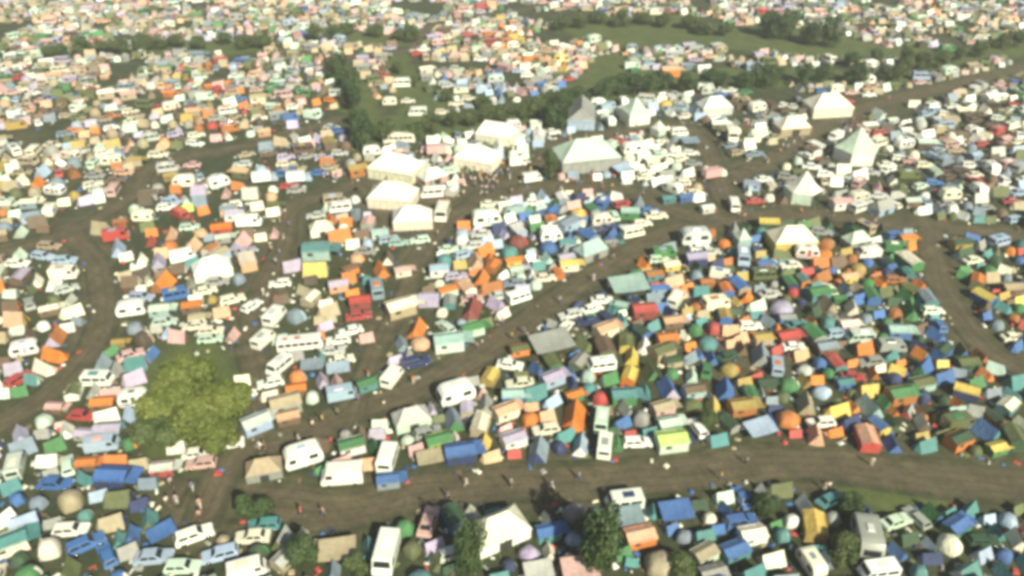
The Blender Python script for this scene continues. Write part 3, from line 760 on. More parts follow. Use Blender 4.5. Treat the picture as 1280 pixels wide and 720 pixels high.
# Placed by hand from the photograph: kind, x, y, width in photo pixels, colour, [second colour], heading in degrees on the ground
H = """
marquee 265 334 54 w w 205
marquee 495 208 70 w c 160
marquee 492 243 62 w c 172
marquee 516 271 52 w c 186
marquee 597 196 60 w c 158
marquee 541 220 40 w pk 35
marquee 621 166 54 w c 160
marquee 727 142 38 gy pb 85
pavilion 794 138 52 pg w 20
marquee 893 132 44 w pgy 192
marquee 735 193 84 pg gy 194
pavilion 1072 180 76 pg w 30
pavilion 1010 233 54 w pg 10
marquee 616 662 84 c w 28
marquee 1035 131 56 c c 188
marquee 990 157 44 c t 10
marquee 990 297 58 c y 6
pavilion 928 296 30 pg pt 15
pavilion 824 160 28 w pg 40
marquee 1071 299 38 pg gy 20
marquee 745 316 46 pt gy 35
van 343 395 24 w pgy 74
van 329 424 24 w gy 68
van 349 457 28 w pgy 62
van 429 604 54 w w 6
caravan 360 576 52 w pb 25
caravan 570 492 50 w c 25
van 780 622 48 w nb 8
car 241 668 50 w w 28
car 275 692 48 pb b 18
tarp 205 667 40 b bg 40
car 326 656 44 c pgy 5
van 311 711 46 w c 20
frame 352 699 34 pgy t 60
car 340 628 34 te g 5
tarp 422 690 50 t br 8
van 483 692 30 w w 85
marquee 300 596 40 t gy 15
frame 320 539 44 pgy pb 35
frame 357 516 46 t gy 22
frame 369 531 34 pe br 20
frame 370 487 26 o br 15
van 432 494 40 pb li 18
tarp 390 458 30 bg pb 8
tarp 423 462 32 pb bg 12
frame 455 482 28 g te 30
van 493 474 26 w w 70
car 520 452 40 nb li 20
frame 558 427 42 pt pg 12
dome 530 427 26 pe pk 0
dome 522 411 24 o do 0
frame 500 384 44 c t 28
frame 450 377 30 r dr 10
car 437 414 26 w w 25
car 419 424 18 w w 10
bus 377 429 50 w r 10
ridge 397 422 22 o pe 20
frame 388 373 24 c t 70
car 350 354 24 w w 10
ridge 370 332 28 li w 20
frame 396 313 38 te pt 5
ridge 391 335 32 y c 5
marquee 402 285 34 c w 18
van 425 259 30 w pgy 15
car 395 269 24 pgy w 12
ridge 424 293 34 o r 20
dome 446 322 20 pe o 0
frame 475 292 24 pt pg 10
frame 503 339 24 pk c 20
car 500 303 22 pt te 10
car 523 300 26 pg w 15
car 570 345 30 li gy 15
dome 597 326 22 pe o 0
frame 613 332 20 o do 70
dome 606 350 20 o pe 0
frame 641 327 17 o y 20
ridge 616 358 30 do o 10
frame 711 331 26 y c 8
dome 647 301 26 dr r 0
dome 686 308 24 b nb 0
dome 706 313 14 gy bg 0
car 760 285 30 nb w 18
van 795 292 32 c w 22
caravan 608 274 42 w pb 12
car 612 255 24 c c 5
van 642 264 26 pt bg 12
dome 668 273 18 pg w 0
ridge 671 284 24 g pg 20
dome 723 266 22 y o 0
ridge 717 255 20 pk c 10
dome 753 271 16 pb w 0
car 748 247 22 w w 0
car 601 292 28 pgy pk 12
car 590 307 30 pgy pg 12
car 681 347 30 c w 8
car 642 354 26 bg b 8
car 622 366 26 pgy w 15
van 648 371 26 w w 30
car 590 373 24 pk r 8
dome 590 384 26 dr o 0
ridge 628 391 20 c w 40
frame 590 411 34 g pg 25
tarp 690 430 60 gy t 20
car 705 411 20 w gy 60
car 737 386 22 w w 30
car 716 392 22 pgy bg 20
car 755 374 28 w pb 5
tarp 785 359 52 pt w 12
frame 757 412 36 pe c 30
car 736 401 22 nb b 10
van 752 456 28 w pg 12
dome 790 445 20 y oc 0
frame 787 470 24 y o 70
frame 613 471 24 y oc 70
car 650 479 38 c y 8
frame 632 514 38 pe c 30
frame 601 535 26 c t 80
marquee 514 521 52 pgy pg 22
frame 690 473 36 li pb 30
ridge 690 500 28 pb te 40
dome 716 518 34 o do 0
dome 778 527 26 b te 0
van 752 528 22 pg w 80
car 686 535 20 c w 10
frame 551 553 38 g lg 20
frame 573 578 44 b nb 12
frame 490 613 32 b bg 10
van 485 580 24 w w 85
ridge 456 581 24 pe c 8
tarp 543 601 38 t t 15
dome 617 585 24 pe o 0
frame 651 556 38 li w 25
dome 668 572 30 bg nb 0
ridge 601 556 20 y c 80
dome 726 556 24 pb w 0
van 756 556 24 w gy 80
car 536 652 30 pk w 80
dome 546 680 30 li pgy 0
car 590 680 40 pgy w 20
frame 686 668 34 b te 15
dome 713 672 24 pb te 0
dome 665 692 30 li bg 0
tarp 672 712 40 pgy pg 10
frame 796 665 44 pe o 15
tarp 785 645 44 bg pb 10
tarp 725 713 50 pk t 8
frame 842 556 44 lg pg 10
ridge 900 552 28 te pg 15
tarp 950 537 44 pb w 20
ridge 1026 547 24 pe r 80
frame 1083 559 28 pe r 85
dome 993 521 32 o do 0
ridge 1044 514 32 y c 15
car 1022 531 30 w pk 5
dome 1088 508 30 pt te 0
ridge 1086 487 28 y c 10
dome 1025 491 26 pb w 0
dome 1006 506 26 t o 0
frame 926 507 36 oc do 10
ridge 887 507 22 y w 80
dome 868 506 26 ol g 0
frame 828 510 34 t pk 20
dome 908 488 28 b nb 0
dome 930 477 22 oc t 0
dome 865 470 18 pg w 0
dome 836 484 28 b li 0
frame 836 530 34 pg g 15
dome 986 480 28 g pg 0
frame 834 424 30 o do 12
frame 840 402 28 pe br 12
frame 805 388 34 r dr 8
van 845 374 20 w w 60
ridge 818 372 28 bg nb 15
ridge 805 431 20 w pb 75
dome 885 428 26 te b 0
dome 976 384 34 li bg 0
ridge 949 381 26 pg te 20
car 938 407 20 w y 5
dome 925 422 26 pe o 0
frame 953 423 22 oc t 10
frame 984 421 32 r dr 15
ridge 1000 442 26 pe r 20
dome 912 461 26 oc o 0
dome 952 443 28 bg gy 0
ridge 1066 384 20 c w 80
frame 1060 406 24 c pk 8
van 1075 421 26 pg w 5
car 1088 452 34 gy li 10
dome 1006 462 22 pgy gy 0
dome 1035 380 22 t pe 0
ridge 886 373 20 c pk 10
frame 1060 347 22 pe y 15
dome 1031 317 20 o oc 0
dome 1047 326 26 br do 0
car 988 331 24 w w 10
van 1086 316 24 w w 5
caravan 870 298 46 pgy w 5
car 873 307 26 w w 5
frame 872 323 30 li nb 10
dome 890 327 18 nb b 0
van 929 321 20 pb w 80
frame 838 332 26 c y 20
ridge 842 350 28 pe o 15
car 820 269 30 c w 8
car 803 279 20 c w 10
frame 856 247 20 b te 15
frame 835 249 18 te pt 15
car 850 229 36 c w 5
lorry 893 217 30 pk w 20
car 943 192 32 bg nb 8
car 943 251 24 r pk 8
van 918 257 13 w w 85
car 985 233 16 w w 5
frame 1040 254 28 pk w 12
van 1065 258 20 w pb 30
marquee 1095 264 34 gy pb 30
van 1045 170 22 w w 40
van 915 169 18 c w 85
ridge 949 165 24 pg w 10
van 848 165 22 w w 10
tarp 863 178 24 bg gy 10
dome 832 130 18 y lg 0
car 915 113 16 w w 5
ridge 880 86 20 w c 10
frame 940 82 20 pb w 8
frame 837 89 26 pe o 10
ridge 1005 81 12 w w 10
ridge 1019 81 12 w w 10
caravan 1045 111 20 c w 15
caravan 1082 100 22 w w 5
bus 499 173 40 c w 4
lorry 549 188 32 pk c 5
van 502 104 24 w w 4
van 522 140 24 w w 4
car 553 140 15 c w 4
car 570 129 20 c w 6
caravan 487 127 18 c w 6
car 510 126 16 c w 6
van 538 241 30 w w 10
frame 565 238 18 w pk 70
van 553 266 22 c w 85
van 648 202 22 w w 10
van 665 222 20 w pg 20
caravan 790 186 28 w w 15
frame 815 203 20 c w 15
tarp 755 207 28 pb bg 30
car 843 192 22 w pg 5
ridge 820 209 16 c w 10
car 806 221 18 c w 15
lorry 331 222 30 w pb 15
lorry 374 222 24 w pb 10
caravan 230 227 28 c w 8
car 303 205 24 pgy w 5
car 198 193 26 c w 8
car 240 206 16 pk c 5
dome 421 216 14 pk w 0
dome 282 241 14 pk c 0
dome 215 247 14 pb te 0
car 208 259 22 w c 12
dome 234 259 18 lg y 0
car 290 256 26 w bk 20
frame 293 269 26 li w 10
ridge 321 257 20 c w 20
ridge 341 264 20 c w 15
ridge 190 290 14 o c 10
dome 215 291 16 pe pk 0
dome 188 301 10 r dr 0
car 236 284 16 pg w 15
frame 275 286 30 o r 15
dome 254 290 18 pe o 0
dome 240 306 20 pe pk 0
dome 301 301 24 pk li 0
ridge 325 296 14 c pk 10
dome 342 291 12 pk r 0
dome 240 326 20 te bg 0
dome 203 352 26 o do 0
frame 200 387 28 pg pt 10
car 206 402 26 pg w 10
frame 240 383 28 o br 12
ridge 245 374 20 c y 10
dome 277 389 24 pe c 0
car 243 407 24 c y 18
car 263 423 24 pg w 8
dome 290 418 12 pk w 0
car 315 382 14 w gy 60
car 338 478 18 w gy 20
ridge 338 493 18 c y 10
ridge 303 474 16 c t 10
dome 188 441 16 b bg 0
ridge 230 561 14 c w 10
car 248 569 30 w pgy 10
car 252 581 26 pk pgy 8
frame 203 585 26 pgy r 10
car 306 558 24 w pg 15
tarp 845 641 44 b nb 8
car 926 651 46 b pb 12
frame 940 668 38 c w 12
frame 1018 658 34 y oc 80
frame 880 692 40 t pg 30
dome 826 703 44 t pe 0
ridge 965 697 36 c pk 15
caravan 1085 675 44 gy pgy 80
van 1096 708 40 w w 8
ridge 905 620 22 pg g 15
ridge 458 421 18 pk li 15
ridge 1092 300 18 w pg 15
"""
items = []   # dict per camp object
rng = random.Random(7)
def footprint_r(k, s): return 0.5 * math.hypot(BASE[k][0] * s, BASE[k][1] * s) * 0.82
def add_item(kind, X, Y, s, c1, c2, rz, hand=False, zs=1.0):
    items.append(dict(kind=kind, X=X, Y=Y, s=s, c1=c1, c2=c2, rz=rz, hand=hand, zs=zs, v=(1 if kind == 'marquee' and rng.random() < .6 else rng.randrange(len(PROTO[kind]))), hx=BASE[kind][0] * s / 2, hy=BASE[kind][1] * s / 2))
for line in H.strip().splitlines():
    k, x, y, w, c1, c2, hd = line.split()
    x, y, w, hd = float(x), float(y), float(w), float(hd)
    if k == 'dome' and rng.random() < .6: k = 'ridge'; hd = rng.choice([15, 80, 100, 30])
    L, W, Hh = BASE[k][:3]
    # real size from the width seen, kept within what such a thing can be
    X, Y = gp(x, y, Hh * .45)
    sc = scale_at(Y)
    ca, sa = abs(math.cos(R(hd))), abs(math.sin(R(hd)))
    s = (w / sc) / (L * ca + W * sa)
    lim = {'car': (.93, 1.12), 'van': (.9, 1.2), 'caravan': (.85, 1.25), 'bus': (.75, 1.05), 'lorry': (.8, 1.05), 'ridge': (.9, 1.75), 'dome': (.8, 1.45), 'frame': (.7, 1.35), 'marquee': (.55, 2.3), 'pavilion': (.7, 2.8), 'tarp': (.6, 1.6)}[k]
    s = min(max(s, lim[0]), lim[1])
    zs = s if k not in ('marquee', 'pavilion', 'ridge', 'tarp') else s ** .75
    if k == 'ridge': zs *= 1.2
    if k in ('marquee', 'pavilion'): zs *= 1.12
    if rng.random() < .5 and k in ('car', 'van', 'caravan'): hd += 180
    X, Y = gp(x, y, Hh * zs * .45)
    add_item(k, X, Y, s, A[c1], A[c2], R(hd) , True, zs)

# ---- fill the fields between the things placed by hand
lane_pts = [(hw, pts) for n, hw, pts in LANE_G]
def zone_palette(x, y):
    if (x - 635) ** 2 / 125 ** 2 + (y - 78) ** 2 / 40 ** 2 < 1:
        if y > 92: return 'pb b w c li gy bg c pk'
        return 'c pk pe c w pk o y c pgy t c w'
    if y < 120: return 'c pk pgy pg t gy li pk gy br t bg pe ol ol w g pgy t'
    if x < 450 and y < 430: return 'c t t pk pe c pg li pgy o w gy t ol br do pb br bg c db oc'
    if x >= 860 and y < 268: return 'c w pgy w t pk bg gy pg w br db c ol pb'
    if 450 <= x < 860 and y < 240: return 'c w pgy w c pk gy pb bg w pg'
    if 540 < x < 860 and y < 400: return 'pb te bg pt w pg b g c li o gy nb w'
    if y > 585: return 'b pb w g t gy bg b nb te c dg ol te'
    if x > 640: return 'dg ol g o y te bg t do r b oc gy ol dg pt br b g c o te dg b nb ol te bg'
    return 'c t pb g o gy w li te ol br pk pg bg'
ORANGE_BLOBS = [(855, 350, 60), (600, 345, 45), (940, 440, 50), (1050, 330, 45), (270, 290, 40), (235, 385, 45), (260, 115, 60), (985, 430, 35), (700, 515, 40), (640, 40, 30)]
def kind_mix(x, y):
    r = rng.random()
    if x > 640 and 330 < y < 590: t = (('dome', .20), ('ridge', .58), ('frame', .88), ('car', .96), ('van', 1))
    elif y < 240: t = (('dome', .12), ('ridge', .40), ('car', .72), ('van', .82), ('frame', .94), ('caravan', 1))
    else: t = (('dome', .14), ('ridge', .46), ('car', .68), ('van', .76), ('frame', .96), ('caravan', 1))
    for k, p in t:
        if r < p: return k
cell = 6.0
hashg = {}
def key(X, Y): return (int(X // cell), int(Y // cell))
def put(it):
    it['r'] = math.hypot(it['hx'], it['hy'])
    hashg.setdefault(key(it['X'], it['Y']), []).append(it)
def obb_overlap(a, b, gap):
    for p, q in ((a, b), (b, a)):
        c, s = math.cos(p['rz']), math.sin(p['rz'])
        dx, dy = q['X'] - p['X'], q['Y'] - p['Y']
        lx, ly = dx * c + dy * s, -dx * s + dy * c
        dr = q['rz'] - p['rz']; cc, ss = abs(math.cos(dr)), abs(math.sin(dr))
        if abs(lx) > p['hx'] + q['hx'] * cc + q['hy'] * ss + gap or abs(ly) > p['hy'] + q['hx'] * ss + q['hy'] * cc + gap: return False
    return True
def clash(it, gap=.25):
    kx, ky = key(it['X'], it['Y'])
    for i in range(kx - 2, kx + 3):
        for j in range(ky - 2, ky + 3):
            for o in hashg.get((i, j), ()):
                if obb_overlap(it, o, gap): return True
    return False
# push hand-placed things apart a little where footprints meet
hand = items[:]
for it in hand: it['r'] = math.hypot(it['hx'], it['hy'])
for _ in range(40):
    moved = False
    for i, a in enumerate(hand):
        for b in hand[i + 1:]:
            dx, dy = b['X'] - a['X'], b['Y'] - a['Y']
            if dx * dx + dy * dy < (a['r'] + b['r']) ** 2 and obb_overlap(a, b, .12):
                d = math.hypot(dx, dy) or 1
                ra, rb = a['r'] ** 2, b['r'] ** 2
                st = .18
                a['X'] -= dx / d * st * rb / (ra + rb); a['Y'] -= dy / d * st * rb / (ra + rb)
                b['X'] += dx / d * st * ra / (ra + rb); b['Y'] += dy / d * st * ra / (ra + rb)
                moved = True
    for it in hand:
        for n, hw, pts in LANE_G[:2]:
            best = min(pts, key=lambda p: (p[0] - it['X']) ** 2 + (p[1] - it['Y']) ** 2)
            dx, dy = it['X'] - best[0], it['Y'] - best[1]; d = math.hypot(dx, dy) or 1
            need = hw * .9 + min(it['hx'], it['hy'])
            if d < need: it['X'] += dx / d * .12; it['Y'] += dy / d * .12; moved = True
    if not moved: break
for it in hand: put(it)

TREES = []  # filled here so the camp keeps clear of trunks: (x px, y px base, height, crown width, kind, label)
def T(x, y, h, w, kind, label, cat='tree', name='broadleaf_tree', group=None): TREES.append((x, y, h, w, kind, label, cat, name, group))
T(258, 540, 8.0, 10.5, 'light', 'tallest yellow green tree in the clump by the side lane')
T(216, 524, 6.5, 9.0, 'light', 'wide tree on the far left of the yellow green clump')
T(292, 520, 5.5, 7.5, 'light', 'small yellow green tree nearest the side lane')
T(246, 494, 6.0, 9.0, 'light', 'flat crowned tree at the back of the yellow green clump')
T(200, 556, 4.5, 7.0, 'mid', 'low bushy tree in front of the yellow green clump')
T(276, 560, 3.6, 6.0, 'light', 'low sprawling tree at the foot of the tallest yellow green one')
T(752, 714, 9.5, 5.4, 'dark', 'dark green tree between the peach frame tent and the pink tarpaulin')
T(738, 668, 4.2, 3.6, 'dark', 'small dark tree in front of the lower lane, just behind the taller dark one')
T(588, 720, 8.5, 3.6, 'dark', 'slim dark tree just in front of the largest cream marquee')
T(378, 706, 4.2, 4.0, 'dark', 'round dark green bush between the tan tarpaulin and pale grey frame tent', 'bush', 'bush')
T(318, 645, 3.6, 4.6, 'dark', 'spreading dark bush behind the teal car', 'bush', 'bush')
T(956, 640, 3.6, 3.6, 'dark', 'bush at the edge of the lower lane behind the blue car', 'bush', 'bush')
T(850, 716, 3.0, 4.6, 'mid', 'low green bush between two tan tents nearest the camera', 'bush', 'bush')
T(1050, 700, 4.0, 3.8, 'mid', 'olive green bush beside the yellow frame tent', 'bush', 'bush')
T(1060, 640, 2.6, 3.4, 'dark', 'low dark bush on the lower lane verge near the yellow frame tent', 'bush', 'bush')
T(446, 716, 3.0, 3.4, 'mid', 'low bush beside the tan tarpaulin shelter', 'bush', 'bush')
T(688, 224, 7.0, 3.4, 'mid', 'slender tree standing alone before the long pale green marquee')
T(885, 532, 2.8, 3.2, 'mid', 'small bush beside the teal ridge tent in the packed field', 'bush', 'bush')
hedge_words = ['tall', 'rounded', 'ragged', 'low', 'leaning', 'bushy', 'narrow', 'spreading', 'dense', 'thin']
i = 0
def along(pts, n, jx=4, jy=3):
    sp = smooth([tuple(map(float, p)) for p in pts], 10)
    out = []
    for k in range(n):
        q = sp[int(k / max(1, n - 1) * (len(sp) - 1))]
        out.append((q[0] + rng.uniform(-jx, jx), q[1] + rng.uniform(-jy, jy)))
    return out
ROWS = [
    ('dark', [(424, 98), (438, 120), (448, 150), (456, 186)], 9, (6, 9.5), (5, 7.5), 'in the tree row running down to the white marquees'),
    ('mid', [(474, 176), (540, 168), (600, 156), (660, 150), (700, 138), (716, 130)], 15, (4, 6.5), (5, 7), 'in the hedge behind the white marquees'),
    ('dark', [(690, 160), (700, 148), (750, 126), (790, 118), (860, 112), (930, 108), (1000, 104), (1108, 104)], 22, (4.5, 7), (5.5, 8), 'in the hedge behind the pale peaked tents'),
    ('mid', [(1120, 100), (1200, 74), (1290, 52)], 9, (4.5, 7), (5.5, 8), 'in the hedge beyond the big pale pavilion'),
    ('dark', [(958, 46), (985, 50), (1010, 56), (1030, 60)], 6, (7, 10), (7, 9), 'in the dark copse near the top of the fields'),
    ('mid', [(700, 40), (750, 34), (800, 32), (860, 38), (900, 48)], 9, (4, 6), (6, 9), 'along the green field behind the round camp'),
    ('mid', [(175, 62), (240, 60), (330, 58)], 8, (3.5, 5), (6, 9), 'in the far hedge beyond the brown and orange tents'),
    ('mid', [(60, 74), (150, 66)], 5, (4, 6), (6, 9), 'in the outer hedge at the camp edge'),
    ('mid', [(395, 48), (450, 44), (520, 50)], 6, (3.5, 5.5), (6, 9), 'by the far lane behind the tree row'),
    ('mid', [(500, 92), (540, 124), (600, 134)], 4, (2.5, 4), (4, 6), 'on the grass bank before the round camp'),
    ('dark', [(1060, 84), (1110, 82), (1150, 84)], 4, (4, 6), (5, 7), 'by the far field gate on the grass strip'),
]
for (kind, pts, n, hr, wr, ph) in ROWS:
    for k, (x, y) in enumerate(along(pts, n)):
        ordn = ['first', 'second', 'third', 'fourth', 'fifth', 'sixth', 'seventh', 'eighth', 'ninth', 'tenth', 'eleventh', 'twelfth', 'thirteenth', 'fourteenth', 'fifteenth', 'sixteenth', 'seventeenth', 'eighteenth', 'nineteenth', 'twentieth', 'penultimate', 'last'][min(k, 21)]
        T(x, y, rng.uniform(*hr), rng.uniform(*wr), kind, '%s green tree %s' % (ordn, ph), 'tree', 'hedgerow_tree', 'trees in the hedgerows')
for t in TREES:
    X, Y = gp(t[0], t[1])
    it = dict(X=X, Y=Y, hx=t[3] * .33, hy=t[3] * .33, rz=0, kind='tree'); put(it)

cand = []
passes = []
y0 = gp(640, 760)[1]; y1 = gp(640, -45)[1]
for ps in range(8):
    Yv = y0; part = []
    while Yv < y1:
        halfw = (Yv * CP + HCAM * SP) * 740 / FPX
        step = 2.2
        Xv = -halfw
        while Xv < halfw:
            part.append((Xv + rng.uniform(-1.1, 1.1), Yv + rng.uniform(-1.0, 1.0)))
            Xv += step
        Yv += step
    rng.shuffle(part)
    cand += part; passes += [ps] * len(part)
CP_ = np.array(cand)
lane_clear = np.full(len(CP_), 1e9)
for hw, pts in lane_pts: lane_clear = np.minimum(lane_clear, seg_dist(CP_, pts) - hw)
inmead = np.zeros(len(CP_), bool)
for poly in MEAD_G: inmead |= inside(CP_, poly)
ringd = np.abs(np.hypot(*(CP_ - RING_C).T * np.array([[1], [1]])) - RING_R)
bare = value_noise(CP_[:, 0], CP_[:, 1], 14, 9)
# hand-placed hollows: trampled gathering places (px, py, radius m)
HOLLOWS = [(gp(610, 224), 6.0), (gp(365, 275), 6.5), (gp(730, 345), 3), (gp(240, 620), 5.5), (gp(720, 415), 3.5), (gp(900, 205), 6), (gp(830, 150), 4), (gp(455, 640), 4.5)]
for ci, (X, Y) in enumerate(cand):
    if inmead[ci] : continue
    if ringd[ci] < 1.8 : continue
    if any(math.hypot(X - h[0][0], Y - h[0][1]) < h[1] for h in HOLLOWS): continue
    x, y = px(X, Y, .8)
    if bare[ci] > (.93 if x > 640 and y > 290 else .80): continue
    if y < 150 and bare[ci] > (.70 if y < 70 else .76): continue
    if x < 540 and 110 < y < 440 and passes[ci] >= 1 and (bare[ci] > .45 or rng.random() < .6): continue
    if x > 860 and 110 < y < 268 and passes[ci] >= 2: continue
    k = kind_mix(x, y)
    if passes[ci] >= 2: k = rng.choice(['ridge', 'ridge', 'frame', 'ridge', 'dome'])
    if passes[ci] >= 4: k = 'ridge'
    if y > 610 and k == 'frame' and rng.random() < .3: k = 'dome'
    s = {'car': rng.uniform(.92, 1.05), 'van': rng.uniform(.88, 1.05), 'caravan': rng.uniform(.85, 1.05), 'ridge': rng.uniform(.85, 1.35), 'dome': rng.uniform(.8, 1.2), 'frame': rng.uniform(.65, 1.05)}[k]
    if x > 640 and y > 320: s *= .93
    if passes[ci] >= 2: s *= rng.uniform(.7, .9)
    pal = zone_palette(x, y).split()
    c1 = A[rng.choice(pal)]
    if y < 215 and x < 640 and rng.random() < .5 and c1 in ('white', 'cream') or y < 120 and rng.random() < .6 and c1 in ('white', 'cream', 'pale grey'): c1 = rng.choice(['tan', 'pink', 'olive', 'pale green', 'grey'])
    if k in ('car', 'van', 'caravan') and rng.random() < (.55 if y > 215 else .25): c1 = rng.choice(['white', 'cream', 'white', 'pale blue', 'red', 'blue', 'pale green', 'pale grey', 'grey'])
    if k == 'caravan' and y > 120: c1 = rng.choice(['white', 'cream', 'white'])
    for (ox, oy, orr) in ORANGE_BLOBS:
        if math.hypot(x - ox, (y - oy) * 1.4) < orr and rng.random() < .5 and k not in ('car', 'van', 'caravan'): c1 = rng.choice(['orange', 'peach', 'orange', 'dark orange', 'red', 'ochre'])
    c2 = A[rng.choice(pal)]
    rz = rng.choice([12, 15, 100, 105, 20, 8]) + rng.uniform(-18, 18)
    if rng.random() < .25: rz = rng.uniform(0, 180)
    if k in ('car', 'van', 'caravan'): rz = rng.gauss(14, 16) + (90 if rng.random() < .2 else 0)
    it = dict(kind=k, X=X, Y=Y, s=s, c1=c1, c2=c2, rz=R(rz), hand=False, zs=s * (rng.uniform(1.05, 1.45) if k in ('ridge', 'dome') else rng.uniform(.92, 1.1)), v=rng.randrange(len(PROTO[k])), hx=BASE[k][0] * s / 2, hy=BASE[k][1] * s / 2)
    if lane_clear[ci] < max(it['hy'], it['hx'] * .7) + .1: continue
    if clash(it, -.2 if x > 540 or y > 440 else -.05): continue
    put(it); items.append(it)

# ---- which are seen, how large
vis = []
for it in items:
    x, y = px(it['X'], it['Y'], BASE[it['kind']][2] * .5)
    it['px'], it['py'] = x, y
    it['len'] = it['hx'] * 2 * scale_at(it['Y'])
    it['size'] = scale_at(it['Y']) * math.sqrt(it['hx'] * it['hy'])
    it['inview'] = -18 - it['len'] * .3 < x < 1298 + it['len'] * .3 and -12 < y < 748
items = [it for it in items if it['inview']]
LIMIT = 298
single, rest = [], []
for k in BASE:
    ks = sorted([it for it in items if it['kind'] == k], key=lambda i: (not i['hand'], -i['size']))
    single += ks[:LIMIT]; rest += ks[LIMIT:]
open('/tmp/camp.txt','w').write(str((len(items), len(single), len(rest), {k: sum(i['kind'] == k for i in items) for k in BASE})))
print('CAMP', len(items), 'single', len(single), 'rest', len(rest), {k: sum(i['kind'] == k for i in items) for k in BASE})

# ------------------------------------------------------------------ labels that single out each thing
LM = [  # x, y, phrase
    (265, 337, 'the lone white marquee'), (336, 410, 'the pair of white vans in the side lane'), (248, 500, 'the yellow green tree clump'),
    (429, 604, 'the white van by the lower lane'), (616, 662, 'the largest cream marquee'), (745, 690, 'the tallest dark tree'),
    (570, 492, 'the white caravan on the main lane'), (842, 556, 'the lime green frame tent'), (990, 297, 'the cream and yellow marquee'),
    (1072, 182, 'the biggest peaked tent'), (1010, 233, 'the white peaked tent'), (795, 138, 'the pale green peaked tent'),
    (622, 166, 'the white marquee by the hedge'), (493, 226, 'the paired white marquees'), (635, 80, 'the middle of the round camp'),
    (735, 193, 'the long pale green marquee'), (450, 377, 'the red frame tent'), (984, 421, 'the big red tent in the packed field'),
    (752, 456, 'the white van in the packed field'), (396, 313, 'the teal frame tent'), (690, 430, 'the wide grey tarpaulin'),
    (1018, 658, 'the yellow frame tent'), (1085, 675, 'the grey caravan'), (241, 668, 'the white car with the blue tarpaulin'),
    (440, 140, 'the dark tree row'), (990, 52, 'the dark copse'), (360, 576, 'the caravan by the side lane'),
    (377, 429, 'the bus with the red roof hatch'), (608, 274, 'the caravan by the upper lane'), (805, 388, 'the red tent by the main lane'),
]
NOUN = {k: BASE[k][4] for k in BASE}
def hue(it): return it['c1']
used = set()
cells2 = {}
for it in single: cells2.setdefault((int(it['X'] // 8), int(it['Y'] // 8)), []).append(it)
def neighbours(it):
    kx, ky = int(it['X'] // 8), int(it['Y'] // 8)
    l = [o for i in range(kx - 2, kx + 3) for j in range(ky - 2, ky + 3) for o in cells2.get((i, j), ()) if o is not it]
    l.sort(key=lambda o: (o['X'] - it['X']) ** 2 + (o['Y'] - it['Y']) ** 2)
    return l[:10]
def art(w): return ('an ' if w[0] in 'aeiou' else 'a ') + w
def label_for(it):
    me = '%s %s' % (it['c1'], NOUN[it['kind']])
    nb = neighbours(it)
    lm = sorted(LM, key=lambda l: (l[0] - it['px']) ** 2 + ((l[1] - it['py']) * 1.5) ** 2)
    lm = [l for l in lm if math.hypot(l[0] - it['px'], l[1] - it['py']) > 14 and l is not it.get('lm')]
    def rel(l):
        dx, dy = it['px'] - l[0], it['py'] - l[1]
        if abs(dy) * 1.3 > abs(dx): return 'behind' if dy < 0 else 'in front of'
        return 'left of' if dx < 0 else 'right of'
    def side(o):
        dx, dy = o['px'] - it['px'], o['py'] - it['py']
        if abs(dy) > abs(dx): return 'behind' if dy > 0 else 'in front of'
        return 'beside'
    desc = lambda o: art('%s %s' % (o['c1'], NOUN[o['kind']]))
    tries = []
    if it.get('lm'):
        own = it['lm'][2][4:]
        if len(own.split()) < 4 or own in used: own += ', beside ' + desc(nb[0])
        used.add(own); return own
    if nb:
        for o in nb[:4]: tries.append('%s %s %s, %s %s' % (me, side(o), desc(o), rel(lm[0]), lm[0][2]))
        for o in nb[:3]:
            for p in nb[1:6]:
                if p is o: continue
                tries.append('%s between %s and %s, %s %s' % (me, desc(o), desc(p), rel(lm[0]), lm[0][2]))
        for o in nb[:6]: 
            for l in lm[1:4]: tries.append('%s %s %s, %s %s' % (me, side(o), desc(o), rel(l), l[2]))
    for l in lm: tries.append('%s %s %s' % (me, rel(l), l[2]))
    for t in tries:
        if 4 <= len(t.split()) <= 16 and t not in used:
            used.add(t); return t
    return tries[0] if tries else me

# ------------------------------------------------------------------ put the camp down
def varied(c, r, amt=.10):
    g = 1 + r.uniform(-amt, amt)
    k = r.uniform(0, .15) if min(c) < .5 else 0          # faded, dusty cloth
    gr = sum(c) / 3 * .9
    return tuple(max(.01, min(.85, (v + (gr * d - v) * k) * g * (1 + r.uniform(-.04, .04)))) for v, d in zip(c, (1.08, 1.0, .85))) + (1,)
def place(it):
    k = it['kind']; b = BASE[k]
    ca, cb = varied(PAL[it['c1']], rng), varied(PAL[it['c2']], rng)
    small = it['len'] * .8 < 15 and k not in ('marquee', 'pavilion', 'bus')
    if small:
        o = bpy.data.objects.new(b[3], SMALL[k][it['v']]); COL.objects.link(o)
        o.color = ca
    else:
        o = bpy.data.objects.new(b[3], None); o.empty_display_size = .5; COL.objects.link(o)
        made = []
        for (pn, me, role, par) in PROTO[k][it['v']]:
            if it['len'] * .8 < 26 and pn in ('guy_line', 'hubcap'):
                made.append(None); continue
            c = bpy.data.objects.new(pn, me); COL.objects.link(c)
            c.parent = made[par] if (par is not None and made[par]) else o
            c.color = ca if role == 'a' else cb if role == 'b' else (1, 1, 1, 1)
            made.append(c)
    o.location = (it['X'], it['Y'], 0.0 if k != 'tarp' else 0)
    o.rotation_euler = (0, 0, it['rz'])
    o.scale = (it['s'], it['s'], it['zs'])
    o['label'] = label_for(it); o['category'] = b[5]; o['group'] = b[6]
    it['obj'] = o
single.sort(key=lambda i: (not i['hand'], -i['size']))
